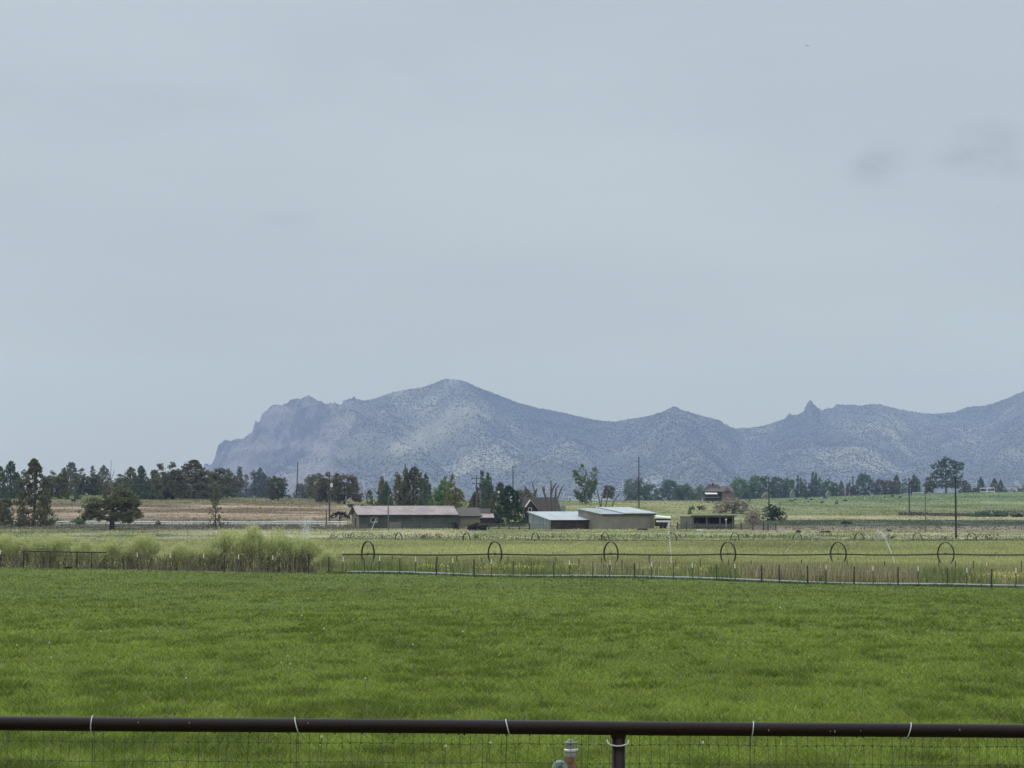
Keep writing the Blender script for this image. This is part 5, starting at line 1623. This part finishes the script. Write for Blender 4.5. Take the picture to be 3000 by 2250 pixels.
pole(868, 1353, 1443, "dark slightly leaning pole left of the pole with the white box", lean=.03)
pole(965, 1383, 1536, "brown pole with a white box left of the umbrella-shaped tree", "bark", r=.2, boxm=1422)
pole(1187, 1358, 1480, "dark pole tip sticking up behind the trees of the long barn", Y=720)
pole(1396, 1394, 1548, "brown pole with two crossarms behind the gabled shed", "deadwood", Y=506, arms=((1402, 2.2, 0), (1417, 2.0, 0)), r=.17)
pole(1503, 1365, 1500, "plain dark pole behind the very dark spruce", Y=690)
pole(1872, 1338, 1488, "tallest dark pole with two side arms on the slope above the beige building", arms=((1352, .9, -1), (1367, 1.1, 1), (1389, .9, 1)))
pole(2253, 1397, 1493, "dark pole rising behind the dense round juniper", arms=((1403, 1.2, 0),))
pole(2664, 1400, 1507, "thick dark pole, leftmost of the three in front of the right hill", arms=((1406, 1.2, 0),))
pole(2712, 1418, 1558, "slim grey pole, middle of the three in front of the right hill", "greypole", arms=((1424, 1.2, 0),))
pole(2801, 1397, 1580, "thickest darkest pole, rightmost of the three in front of the right hill", arms=((1403, 1.4, 0),), r=.2)
pole(1138, 1455, 1560, "pale weathered pole standing before the long barn's front", "greypole", Y=462, r=.14)
pole(2498, 1394, 1438, "thin hill-crest pole left of the egg-shaped tree", Y=1390, arms=((1399, 3.0, 0),))
pole(956, 1492, 1537, "short dark post left beside the pole with the white box", "bark", name="utility_pole", r=.16)
pole(1456, 1441, 1500, "white-headed yard lamp in front of the mid-height juniper", "greypole", Y=530, lamp=1443, name="yard_lamp", r=.06)
pole(1406, 1522, 1551, "grey stub pole among the scrub by the pink porch shed", "greypole", Y=472, name="utility_pole", r=.12)


def power_line(A, B, dz, label, sag=1.2, r=.022):
    pc = A + np.array([0, 0, dz])
    n = 24; P = []
    for i in range(n + 1):
        f_ = i / n
        P.append(A + (B - A) * f_ + np.array([0, 0, dz - 4 * sag * f_ * (1 - f_)]) - pc)
    b = MB(); b.tube(P, r, 4)
    o = b.build("power_line", M["greypole"], None); o.location = [float(v) for v in pc]
    tag(o, label, "power line")


T = POLE_TOP
power_line(T[2253], T[2801], -.9, "upper wire sagging from the juniper pole to the thickest right pole", 1.5)
power_line(T[2253], T[2664], -2.0, "lower wire from the juniper pole to the leftmost of three right poles", 1.2)
power_line(T[2801], T[2801] + np.array([40, -60, 1.0]), -1.6, "wire running from the thickest pole out past the right picture edge", .8)
power_line(T[1872], T[2253], -2.2, "wire from the tallest dark pole across to the juniper pole", 2.0)
power_line(at(-60, 1411, 600), at(965, 1413, 545), 0, "faint wire crossing in front of the left ridge junipers", .6)


# ------------------------------------------------------------------ cows
def cow_mesh():
    me = bpy.data.meshes.new("cow_skeleton")
    V = [(.0, 0, 1.05), (.55, 0, 1.12), (-.5, 0, 1.08), (-.72, 0, 1.1), (.8, 0, 1.2), (1.02, 0, .95), (1.22, 0, .72), (-.84, 0, .75), (-.86, 0, .45)]
    E = [(0, 1), (0, 2), (2, 3), (1, 4), (4, 5), (5, 6), (3, 7), (7, 8)]
    rad = [.34, .31, .30, .2, .17, .15, .09, .035, .03]
    for sx, kx in ((.5, 1), (-.52, 2)):
        for sy in (.17, -.17):
            i = len(V)
            V += [(sx, sy, .72), (sx + (.02 if sx > 0 else -.06), sy, .38), (sx + .02, sy, .02)]
            rad += [.12, .07, .055]
            E += [(kx, i), (i, i + 1), (i + 1, i + 2)]
    for sy in (.12, -.12):
        i = len(V); V.append((.98, sy * 1.4, 1.1)); rad.append(.04); E.append((5, i))
    me.from_pydata(V, E, [])
    o = bpy.data.objects.new("cow_skeleton", me); col.objects.link(o)
    sk = o.modifiers.new("skin", "SKIN")
    for i, r_ in enumerate(rad):
        me.skin_vertices[0].data[i].radius = (r_, r_ * (1.0 if i > 3 else 1.15))
    me.skin_vertices[0].data[0].use_root = True
    ss = o.modifiers.new("sub", "SUBSURF"); ss.levels = ss.render_levels = 1
    dg = bpy.context.evaluated_depsgraph_get()
    m2 = bpy.data.meshes.new_from_object(o.evaluated_get(dg))
    m2.name = "cow"
    bpy.data.objects.remove(o); bpy.data.meshes.remove(me)
    m2.materials.clear(); m2.materials.append(M["cow"])
    return m2


COW = cow_mesh()
COWS = [(2195, 1470, "black cow alone left of the pole behind the dense juniper", .95), (2239, 1456, "black cow lying close under the twin-crowned green tree", .9),
        (2314, 1471, "left cow of the tight trio right of the juniper pole", .8), (2321.5, 1471, "middle cow of the tight trio right of the juniper pole", .8),
        (2328.5, 1467, "upper right cow of the tight trio right of the juniper pole", .8), (2362, 1464, "black cow uphill of the small calf", .95), (2377, 1467, "black cow right of the small calf", .8),
        (2369, 1471.5, "small brownish calf between two black cows", .55), (2418, 1463, "long black cow grazing highest left of the hill sprinkler", 1.1), (2407, 1476, "black cow lowest on the slope left of the sprinkler", .95),
        (2453, 1471, "black cow directly below the hill sprinkler", .8), (2451, 1479, "black cow lowest below the hill sprinkler", 1.0), (2477, 1472, "largest black cow right of the hill sprinkler", 1.2),
        (2592, 1460, "end-on black cow left of the last cow pair", .7), (2614, 1458, "black cow uphill in the last pair on the right", 1.0), (2637, 1461, "rightmost black cow of the herd", 1.0),
        (2074, 1475, "black cow below the hill house deck, left of two", .8), (2089, 1472, "black cow below the hill house deck, right of two", .8)]
for (px, py, lab, sc_) in COWS:
    p = hit(px, py)
    o = link("cow", COW); o.location = [float(v) for v in p]
    k_ = sc_ * 10.5 * p[1] / F / 2.1
    o.scale = (k_, k_, k_); o.rotation_euler = (0, 0, random.choice([0.2, -.3, 3.0, 3.4, .5]) + (1.4 if "end-on" in lab else 0))
    tag(o, lab, "cow", "cows grazing on the hill")
p = hit(215, 1473)
o = link("cow", COW); o.location = [float(v) for v in p]; o.scale = (.72,) * 3; o.rotation_euler = (0, 0, 3.0)
tag(o, "lone black cow below the ridge junipers on the far left", "cow")


# ------------------------------------------------------------------ dandelion heads
def dandelion():
    b = MB()
    b.tube([(0, 0, -.02), (.01, 0, .12), (.015, .005, .22)], [.004, .003, .003], 5)
    st = b.mesh("stem"); st.materials.append(M["greenpost"])
    c = MB(); n = 90
    for i in range(n):
        ph = math.acos(1 - 2 * (i + .5) / n); th = 2.4 * i
        d = np.array([math.sin(ph) * math.cos(th), math.sin(ph) * math.sin(th), math.cos(ph)])
        a = np.cross(d, [0, 0, 1.0]); a /= np.linalg.norm(a) + 1e-9
        c.add([d * .008 - a * .004, d * .008 + a * .004, d * .034 + a * .008, d * .034 - a * .008], [(0, 1, 2, 3)])
    hd = c.mesh("seed_head"); hd.materials.append(M["petal"])
    return st, hd


ST, HD = dandelion()
for (px, py) in [(296, 1869), (462, 1870), (52, 1916), (950, 1861), (884, 1818), (842, 1949), (825, 1971), (851, 1975), (147, 1955), (145, 1907), (1211, 1912), (1357, 1871), (1071, 2022), (542, 2021), (2286, 1793), (1432, 2236), (1301, 2246), (940, 2216), (2061, 2234)]:
    p = hit(px, py + 6)
    t = thing("dandelion", p, "white dandelion seed head dotted in the green pasture grass", "wild flower", "dandelion heads in the pasture", rz=random.uniform(0, 6))
    k_ = .40 * max(1.0, p[1] / 34)
    o = link("stem", ST, t); o2 = link("seed_head", HD, t); o2.location = (.015, .005, .225); o2.scale = (k_,) * 3


# ------------------------------------------------------------------ foreground pipe fence
def front_fence():
    Yr = lambda px: 11.5 + .65 * px / 3000.0
    cyv = lambda px: 2118.5 + 24.0 * px / 3000.0
    p0 = on_ground(1812, Yr(1812))
    t = thing("pipe_rail_fence", p0, "dark brown steel pipe rail fence with wire mesh in the foreground", "fence")
    r_ = .0365
    rail = [at(px, cyv(px) + .6 * math.sin(px * .004), Yr(px)) - p0 for px in np.linspace(-900, 3900, 50)]
    b = MB(); b.tube(rail, r_, 28); b.build("rail", M["railpaint"], t, smooth=True)
    for px in (1812,):
        c = at(px, cyv(px), Yr(px)) - p0
        b = MB(); b.tube([(c[0], c[1], -.3), (c[0], c[1], c[2] - .03)], .0355, 24); b.build("post", M["railpaint"], t, smooth=True)
        w_ = MB(); w_.tube([(c[0], c[1], c[2] - .052), (c[0], c[1], c[2] - .02)], [.0365, .046], 24, cap=False); w_.build("weld_collar", M["railpaint"], t, smooth=True)
    # mesh
    pitch = .0516
    b = MB()
    X0, X1 = at(-700, 2140, Yr(-700))[0], at(3700, 2140, Yr(3700))[0]
    n = int((X1 - X0) / pitch)
    tops_, hz = [], None
    ytop = lambda px: 2171 + 17.5 * px / 3000.0
    jit = rng.normal(size=n) * .0055
    for i in range(n):
        X = X0 + i * pitch + jit[i]
        px = 1500 + X / 11.85 * F
        Y = Yr(px) + .048
        zt_ = at(px, cyv(px), Yr(px))[2] - .015
        zs = np.linspace(zt_, .02, 8)
        lean = rng.normal() * .012
        P = [(X + lean * k + .002 * math.sin(3 * k + i), Y + .004 * math.sin(i * .7 + k), z) for k, z in enumerate(zs)]
        b.tube(np.array(P) - p0, .0012, 4, cap=False)
    pitchz = .0975
    for j in range(14):
        P = []
        for px in np.linspace(-700, 3700, 200):
            q = at(px, ytop(px), Yr(px) + .05)
            z = q[2] - j * pitchz
            P.append((q[0], q[1], z + .003 * math.sin(px * .013 + j) + .002 * math.sin(px * .05)))
        if P[0][2] < .02: break
        b.tube(np.array(P) - p0, .0013, 4, cap=False)
        if j < 2:
            for i in range(n):                     # wrapped knots where wires cross
                X = X0 + i * pitch + jit[i]; px = 1500 + X / 11.85 * F
                q = at(px, ytop(px), Yr(px) + .049)
                b.tube(np.array([(X - .005, q[1], q[2] - j * pitchz - .001), (X + .005, q[1], q[2] - j * pitchz + .001)]) - p0, .0036, 5)
    b.build("wire_mesh", M["wire"], t)
    # ties round the rail
    for px, tilt in ((270, .05), (870, -.22), (1487, -.2), (2204, .1), (2662, .25)):
        c = at(px, cyv(px), Yr(px)) - p0
        P = []
        for k in range(25):
            a = 2 * math.pi * k / 24
            P.append(c + np.array([tilt * .05 * math.cos(a), (r_ + .003) * math.sin(a), (r_ + .0035) * math.cos(a)]))
        b = MB(); b.tube(P, .0028, 6, cap=False)
        b.tube([P[12], P[12] + np.array([.003, .03, -.035])], .002, 5)
        b.build("wire_tie", M["tie"], t)
        d = MB(); d.tube([c + np.array([-.003, .05, -.03]), c + np.array([-.008, .05, -.16]), c + np.array([-.006, .05, -.3])], .0022, 5); d.build("tie_end", M["wire"], t)
    c = at(1812, 2183, Yr(1812)) - p0
    P = [c + np.array([x, -.036 * math.sqrt(max(0, 1 - (x / .06) ** 2)) - .004 + (.03 if abs(x) > .05 else 0), .010 * (x / .05) ** 2 + .002 * (x / .05)]) for x in np.linspace(-.052, .052, 15)]
    P = [np.array([P[0][0] - .006, P[0][1] + .04, P[0][2] + .012])] + P + [np.array([P[-1][0] + .002, P[-1][1] + .05, P[-1][2] + .004])]
    b = MB(); b.tube(P, .0038, 6); b.build("wire_tie", M["tie"], t)
    # paint chips / droppings on the rail
    for px, dz, sz in ((408, .012, .006), (557, .012, .007), (904, .014, .007), (2250, -.002, .006), (2430, -.004, .005), (2443, -.004, .008), (2808, .008, .007), (2518, .0, .004)):
        c = at(px, cyv(px), Yr(px)) - p0
        yy = -math.sqrt(r_ ** 2 - dz ** 2)
        d = MB(); d.lathe([(sz * .15, 0), (sz * .45, sz * .5), (sz * .4, sz * 1.4), (sz * .1, sz * 1.9)], 8)
        V = d.v[0]; V[:, 1] *= .35; V += c + np.array([0, yy, dz - sz])
        d.build("white_spot", M["greyfit"], t)
    # drops hanging under the rail
    for i in range(26):
        px = rng.uniform(100, 2950); c = at(px, cyv(px), Yr(px)) - p0
        d = MB(); d.lathe([(.0035, -r_ + .001), (.0045, -r_ - .002), (.003, -r_ - .005), (.0008, -r_ - .007)], 8); d.v[0][:, :2] += c[:2]; d.v[0][:, 2] += c[2]
        d.build("water_drop", M["glass"], t)


front_fence()


def riser():
    Y = 13.6; s = Y / F
    p = on_ground(1669, Y)
    t = thing("irrigation_riser", p, "grey and orange irrigation riser pipe behind the mesh beside the post", "riser pipe")
    z = lambda py: at(1669, py, Y)[2] - p[2]
    b = MB(); b.lathe([(16.5 * s, -.3), (16.5 * s, z(2216)), (15.5 * s, z(2213))], 24); b.build("riser_pipe", M["orange"], t, smooth=False)
    b = MB(); b.lathe([(17.2 * s, z(2217)), (17.4 * s, z(2210)), (17 * s, z(2209)), (16.2 * s, z(2208)), (16.2 * s, z(2200)), (15 * s, z(2198))], 24); b.build("coupling", M["greyfit"], t)
    b = MB(); b.lathe([(15.8 * s, z(2202)), (18.2 * s, z(2200)), (18.4 * s, z(2196)), (15.8 * s, z(2194))], 24)
    b.tube([(17 * s, 0, z(2198)), (21 * s, -.01, z(2195))], .007, 6); b.build("clamp", M["tie"], t)
    b = MB(); b.lathe([(13.4 * s, z(2195)), (13 * s, z(2190)), (13 * s, z(2179)), (12.4 * s, z(2178))], 24); b.build("neck", M["greyfit"], t)
    b = MB(); b.lathe([(12.5 * s, z(2179)), (14.6 * s, z(2177.5)), (14.2 * s, z(2175)), (10 * s, z(2171)), (8.8 * s, z(2168)), (6 * s, z(2166)), (1.5 * s, z(2165))], 24)
    b.tube([(12 * s, 0, z(2177)), (22 * s, -.005, z(2175)), (27 * s, -.005, z(2172))], .006, 6); b.build("cap", M["greyfit"], t)
    b = MB()
    P = []
    for k in range(9):
        a = math.pi * k / 8
        P.append((-30 * s + 13 * s * math.cos(a) * 1.0, -.03, z(2250) + 13 * s * math.sin(a) * 1.1))
    b.tube([(P[0][0], P[0][1], z(2250) - .1)] + P + [(P[-1][0], P[-1][1], -.2)], .022, 12)
    b.build("valve_elbow", M["greenvalve"], t, smooth=True)


riser()

# ------------------------------------------------------------------ birds
def bird(px, py, Y, label, k=1.0):
    p = at(px, py, Y)
    b = MB()
    b.tube([(-.16, 0, 0), (-.05, 0, .01), (.06, 0, .01), (.15, 0, .03)], [.01, .045, .05, .02], 8)
    o = thing("bird", p, label, "bird")
    b.build("body", M["bird"], o)
    for sx in (1, -1):
        w_ = MB(); w_.add([(.08, sx * .03, .02), (-.06, sx * .03, .02), (-.08, sx * .2, .10), (-.02, sx * .42, .06), (.05, sx * .2, .11), (.08, sx * .03, .035), (-.06, sx * .03, .03), (-.08, sx * .2, .108), (-.02, sx * .42, .066), (.05, sx * .2, .118)],
                          [(0, 1, 2, 3, 4), (9, 8, 7, 6, 5), (0, 4, 9, 5), (4, 3, 8, 9), (3, 2, 7, 8), (2, 1, 6, 7)])
        w_.build("wing", M["bird"], o)
    o.rotation_euler = (0.2, .15, R(70)); o.scale = (k,) * 3


bird(2365, 135, 380, "tiny dark bird high in the upper right sky", .95)
bird(2923, 604, 420, "tiny dark bird low near the right sky edge", .6)

# ------------------------------------------------------------------ mountain
RIDGE = [(560, 1420), (590, 1392), (596, 1366), (600, 1360), (605, 1359), (611, 1362), (622, 1360), (631, 1339), (632, 1331), (641, 1301), (646, 1297), (658, 1291), (662, 1286), (666, 1292), (692, 1287), (717, 1282), (724, 1275), (730, 1271), (740, 1268),
         (741, 1257), (747, 1236), (751, 1232), (754, 1239), (760, 1236), (765, 1217), (774, 1208), (782, 1204), (794, 1188), (803, 1185), (817, 1188), (825, 1186), (839, 1181), (850, 1173), (858, 1168), (871, 1167), (879, 1170), (887, 1166), (900, 1158),
         (912, 1165), (931, 1175), (953, 1181), (963, 1183), (980, 1179), (991, 1187), (1000, 1187), (1005, 1177), (1023, 1169), (1037, 1164), (1048, 1169), (1064, 1174), (1088, 1170), (1115, 1161), (1148, 1150), (1178, 1143), (1197, 1141), (1235, 1135),
         (1274, 1122), (1302, 1110), (1342, 1113), (1365, 1120), (1404, 1136), (1461, 1158), (1517, 1180), (1574, 1195), (1630, 1205), (1687, 1218), (1750, 1232), (1778, 1235), (1806, 1235), (1835, 1229), (1891, 1221), (1936, 1209), (1965, 1195), (1976, 1191),
         (1999, 1201), (2055, 1218), (2112, 1232), (2123, 1243), (2154, 1256), (2200, 1253), (2236, 1248), (2272, 1237), (2301, 1226), (2307, 1217), (2312, 1211), (2318, 1215), (2337, 1216), (2356, 1204), (2362, 1190), (2366, 1181), (2373, 1173), (2377, 1172), (2384, 1183), (2396, 1194),
         (2400, 1200), (2404, 1203), (2421, 1199), (2428, 1194), (2439, 1197), (2453, 1183), (2468, 1187), (2507, 1186), (2522, 1190), (2551, 1185), (2583, 1186), (2609, 1193), (2652, 1203), (2706, 1211), (2742, 1213), (2800, 1207), (2833, 1193), (2887, 1189),
         (2916, 1180), (2952, 1167), (2978, 1156), (3000, 1147), (3100, 1120), (3250, 1100), (3500, 1150)]


def ridged(x, y, seed, oct=4):
    s, a, t = 0, .5, 0
    for i in range(oct):
        s = s + a * (1 - np.abs(2 * vnoise(x * 2 ** i, y * 2 ** i, seed + i * 7) - 1)); t += a; a *= .5
    return s / t


KM = 1.88                                   # the relief below is laid out at 1 : 1.88


def mountain():
    px = np.arange(556, 3500, 2.6)
    rx, ry = np.array(RIDGE, float).T
    cr = np.interp(px, rx, ry)
    cr = cr + ((vnoise(px * .16, px * 0, 5) - .5) * 4.0 + (vnoise(px * .42, px * 0, 6) - .5) * 2.6) * np.where(px < 1060, 1.0, .25)
    Yc = 5900 + 260 * np.sin(px / 210.0) - 350 * np.exp(-((px - 1976) / 170) ** 2) + 420 * sstep(2120, 2200, px) - 300 * sstep(2850, 3000, px) + 200 * (vnoise(px * .008, px * 0, 3) - .5)
    Yf = 3700.0
    t = np.concatenate([np.linspace(0, 1, 210), 1 + np.linspace(.02, .45, 22)])
    T_, PX = np.meshgrid(t, px, indexing="ij")
    YC = np.broadcast_to(Yc, T_.shape); CRp = np.broadcast_to(cr, T_.shape)
    zc = CAM[2] + np.array([at(a, b, c)[2] - CAM[2] for a, b, c in zip(px, cr, Yc)])
    ZC = np.broadcast_to(zc, T_.shape)
    ks = np.hanning(31); ks /= ks.sum()
    zsm = np.convolve(np.pad(zc, 15, mode="edge"), ks, mode="valid")   # broad relief; knobs and pinnacles belong to the top only
    ZS = np.broadcast_to(zsm, T_.shape)
    Y = Yf + (YC - Yf) * T_
    X = (PX - 1500) / F * Y
    z0 = -6.0
    tt = np.clip(T_, 0, 1)
    crag = sstep(1180, 820, PX)
    prof = .30 * tt + .70 * tt ** 2.4                      # flat apron, steep upper slope
    cliff = .42 * tt + .25 * tt ** 3 + .33 * sstep(.72, .97, tt)
    S = prof * (1 - crag) + cliff * crag
    H = z0 + (ZS - z0) * S + (ZC - ZS) * sstep(.84, 1, tt)
    # spurs: (px at crest, px at foot, amplitude m, width px)
    for (a, b, A, w_) in [(1325, 1640, 62, 150), (905, 1080, 40, 110), (1040, 1330, 45, 120), (1976, 2080, 55, 130), (1700, 1560, 30, 120), (2376, 2330, 30, 90), (2570, 2480, 42, 140), (2830, 2650, 55, 120), (3010, 2900, 55, 110), (770, 800, 28, 60), (2160, 2230, -25, 90), (1180, 1440, -30, 90), (1560, 1800, 28, 110)]:
        cx = a + (b - a) * (1 - tt) + 26 * np.sin(tt * 9 + a)
        d = np.abs(PX - cx) / w_
        H += .7 * A * np.maximum(0, 1 - d) ** 1.2 * (tt * (1 - tt) * 4) ** .8
    gx = X * .004; gy = Y * .0018
    g1 = ridged(gx, gy, 17)
    H += 44 * (g1 - .62) * (tt * (1 - tt) * 4) ** .7
    H += 20 * (ridged(X * .013, Y * .006, 27, 3) - .6) * np.clip((1 - tt) * 8, 0, 1) * np.clip(tt * 6, 0, 1)
    H += crag * 52 * (ridged(X * .011, Y * .012 + H * .012, 37, 4) - .62) * np.clip((1 - tt) * 10, 0, 1) * np.clip(tt * 3, 0, 1)
    back = np.maximum(0, T_ - 1)
    H = H - back * 620 - np.where(T_ > 1, 2, 0)
    # keep the skyline: nothing in front may rise over the crest line of sight
    lim = CAM[2] + (ZC - CAM[2]) * (Y / YC) - 1.0 - 14 * (1 - tt)
    H = np.where((T_ < 1), np.minimum(H, lim), H)
    H = np.where(T_ <= 1, np.maximum(H, z0), np.maximum(H, -20))
    V = np.stack([X, Y, H], -1)
    V3 = np.stack([X * KM, Y * KM, CAM[2] + (H - CAM[2]) * KM], -1)
    nr, nc = T_.shape
    a = (np.arange(nr - 1)[:, None] * nc + np.arange(nc - 1)[None]).ravel()
    faces = np.stack([a, a + 1, a + nc + 1, a + nc], 1)
    Xf, Yf_, Hf, PXf, tf = X.ravel(), Y.ravel(), H.ravel(), PX.ravel(), tt.ravel()
    _, pyf = proj(Xf, Yf_, Hf)
    C = np.zeros((V.shape[0] * V.shape[1], 3)); C[:] = (.225, .215, .165)

    def mixin(m, c):
        m = np.clip(m, 0, 1)[:, None]; np.copyto(C, C * (1 - m) + m * np.asarray(c))
    mixin(sstep(.45, .6, fbm(Xf * .006, Yf_ * .004, 3, 5)), (.18, .178, .145))
    cg = sstep(1220, 900, PXf)
    mixin(cg * .85, (.235, .205, .185))
    mixin(cg * sstep(.55, .7, fbm(Xf * .012, Hf * .03, 6, 4)), (.155, .135, .13))
    mixin(cg * sstep(.6, .72, fbm(Xf * .02, Hf * .008, 8, 4)) * (Hf > 60), (.33, .275, .245))
    mixin(sstep(.58, .7, fbm(Xf * .008, Yf_ * .003, 9, 4)) * (1 - cg), (.38, .35, .25))
    g1f = g1.ravel()
    mixin(sstep(.64, .42, g1f) * .65 * (1 - cg), (.095, .10, .078))
    mixin(cg * sstep(.47, .58, fbm(Xf * .05, Hf * .022, 15, 5)) * .8, (.085, .08, .085))  # dark streaks and pale ledges: rock tone, plus painted-in shade for the relief
    mixin(cg * sstep(.52, .62, fbm(Xf * .012, Hf * .05, 16, 4)) * .7, (.31, .275, .25))
    # pale grassy fan on the left flank of the summit spur
    band = np.exp(-((PXf - (1330 - (pyf - 1220) * 1.55)) / 70) ** 2) * sstep(1150, 1215, pyf) * sstep(1370, 1300, pyf)
    mixin(band * .8 * sstep(.30, .58, fbm(Xf * .018, Yf_ * .007, 12, 4)), (.40, .365, .25))
    for (bx, by, rx_, ry_) in ((1880, 1327, 40, 9), (2120, 1312, 22, 8), (2745, 1395, 55, 14), (2850, 1290, 40, 22), (2960, 1330, 60, 22), (2240, 1260, 40, 12), (1100, 1215, 60, 14), (1400, 1330, 60, 30), (2420, 1320, 70, 6)):
        mixin(np.exp(-((PXf - bx) / rx_) ** 2 - ((pyf - by) / ry_) ** 2) * .8 * sstep(.3, .6, fbm(Xf * .02, Yf_ * .01, 19, 4)), (.42, .36, .28))
    # dark wooded shoulder right of the summit
    dark = sstep(0, 70, PXf - (1318 + (pyf - 1112) * 1.25)) * sstep(420, 180, PXf - (1318 + (pyf - 1112) * 1.25)) * sstep(1360, 1180, pyf)
    mixin(dark * .85, (.085, .092, .075))
    veg = (.78 + .22 * sstep(.3, .6, fbm(Xf * .01, Yf_ * .006, 14, 4))) * (1 - .62 * cg) * (1 - .78 * np.clip(band * 1.1, 0, 1))
    veg = np.clip(veg + .3 * dark, 0, 1)
    C = np.column_stack([C, veg])
    me = big_mesh("mountain", V3.reshape(-1, 3), faces, C, smooth=True)
    m = mat("mountain_slope", tint=True, var=.35, scale=.21, rough=1.0, spec=.0, bump=2.0, second=(.070, .076, .056))
    me.materials.append(m)
    tag(link("mountain", me), kind="structure")
    # far crag behind the left end
    cpx = np.arange(505, 612, 1.5)
    cr2 = np.interp(cpx, [505, 520, 526, 537, 545, 553, 557, 563, 568, 573, 580, 590, 612], [1400, 1378, 1372, 1362, 1352, 1351, 1354, 1343, 1343, 1350, 1362, 1372, 1410]) + (vnoise(cpx * .4, cpx * 0, 8) - .5) * 2
    tt2 = np.linspace(0, 1, 30)
    Vc = []
    for t_ in np.concatenate([tt2, [1.15, 1.4]]):
        for a_, b_ in zip(cpx, cr2):
            Yd = 6900 + 500 * t_
            zt = at(a_, b_, 7400)[2]
            z = -6 + (zt + 6) * (sstep(0, 1, t_) * .5 + .5 * t_) if t_ <= 1 else zt - (t_ - 1) * 300
            q = at(a_, 1480, Yd)
            Vc.append((q[0] + 6 * math.sin(t_ * 9 + a_ * .2), Yd, z))
    Vc = np.array(Vc) * KM; Vc[:, 2] += CAM[2] * (1 - KM); nr2, nc2 = 32, len(cpx)
    a2 = (np.arange(nr2 - 1)[:, None] * nc2 + np.arange(nc2 - 1)[None]).ravel()
    me2 = big_mesh("rocky_hill", Vc, np.stack([a2, a2 + 1, a2 + nc2 + 1, a2 + nc2], 1), smooth=False)
    me2.materials.append(mat("crag_rock", (.42, .35, .28), var=.3, scale=.05, rough=1, spec=0))
    tag(link("rocky_hill", me2), kind="structure")
    # scattered hillside junipers (a distant wood, one object)
    n = 260000
    ii = rng.integers(0, nr - 24, n); jj = rng.integers(0, nc - 1, n)
    fi, fj = rng.random(n), rng.random(n)
    P = V[ii, jj] * ((1 - fi) * (1 - fj))[:, None] + V[ii + 1, jj] * (fi * (1 - fj))[:, None] + V[ii, jj + 1] * ((1 - fi) * fj)[:, None] + V[ii + 1, jj + 1] * (fi * fj)[:, None]
    ppx, ppy = proj(P[:, 0], P[:, 1], P[:, 2])
    tq = (ii + fi) / 209.0
    lim_d = PX[0, jj] - (1318 + (ppy - 1112) * 1.25)
    den = .34 + .40 * sstep(.38, .66, fbm(P[:, 0] * .02, P[:, 1] * .012, 77, 4))
    den = den * (1 - .72 * sstep(1150, 950, ppx))
    den = den + .55 * sstep(0, 60, lim_d) * sstep(420, 200, lim_d) * sstep(1360, 1180, ppy)
    bandp = np.exp(-((ppx - (1330 - (ppy - 1220) * 1.55)) / 70) ** 2) * sstep(1150, 1215, ppy) * sstep(1370, 1300, ppy)
    den = den * (1 - .75 * bandp)
    den = den * (.45 + .75 * tq)                    # far rows are packed in the picture, spread trees evenly on the slope
    keep = rng.random(n) < den
    P = P[keep]
    # a fringe along the skyline
    m_ = 700
    jx = rng.integers(150, nc - 1, m_); jx = jx[(px[jx] > 1180) | (rng.random(m_) < .25)]
    Pc = V[209, jx] + rng.normal(size=(len(jx), 3)) * np.array([2, 12, 0]); Pc[:, 2] = V[209, jx][:, 2] - 1.0
    P = np.vstack([P, Pc])
    n = len(P)
    P = np.stack([P[:, 0] * KM, P[:, 1] * KM, CAM[2] + (P[:, 2] - CAM[2]) * KM], 1)
    r_ = KM * (.65 + 1.5 * rng.random(n) ** 2.4); r_[-len(Pc):] = rng.uniform(1.6, 3.6, len(Pc)); h_ = r_ * rng.uniform(1.1, 2.1, n)
    k = 5
    ph = rng.uniform(0, 6.28, n)
    VV = np.empty((n, k + 2, 3))
    for i in range(k):
        jr = rng.uniform(.7, 1.3, n); an = ph + 2 * math.pi * i / k
        VV[:, i, 0] = P[:, 0] + np.cos(an) * r_ * jr; VV[:, i, 1] = P[:, 1] + np.sin(an) * r_ * jr; VV[:, i, 2] = P[:, 2] + h_ * rng.uniform(.2, .5, n)
    VV[:, k] = P; VV[:, k, 2] += h_; VV[:, k + 1] = P; VV[:, k + 1, 2] -= .8
    tri = np.array([(i, (i + 1) % k, k) for i in range(k)] + [((i + 1) % k, i, k + 1) for i in range(k)])
    ff = (tri[None] + (np.arange(n) * (k + 2))[:, None, None]).reshape(-1, 3)
    CC = np.array([.050, .056, .040]) + np.array([.055, .053, .040]) * rng.random(n)[:, None]
    make_stuff("hillside_junipers", [(VV.reshape(-1, 3), ff, np.repeat(CC, k + 2, 0))], M["farleaf"], "tiny dark junipers scattered thickly over the hazy mountain slopes", "far trees")


M["farleaf"] = mat("far_foliage", tint=True, var=.2, scale=.3, rough=1, spec=0)
mountain()

# ------------------------------------------------------------------ haze
b = MB(); b.box(-8000, 8000, -90, 15500, -48, 890)
hm = bpy.data.materials.new("haze_air"); hm.use_nodes = True
hn = hm.node_tree; hn.nodes.clear()
ho = hn.nodes.new("ShaderNodeOutputMaterial"); pv = hn.nodes.new("ShaderNodeVolumePrincipled")
pv.inputs["Color"].default_value = (.50, .64, 1.0, 1); pv.inputs["Density"].default_value = HAZE; pv.inputs["Anisotropy"].default_value = 0.0
hn.links.new(pv.outputs[0], ho.inputs["Volume"])
hz_ = b.build("haze", hm); tag(hz_, kind="stuff")
hz_.display_type = "WIRE"
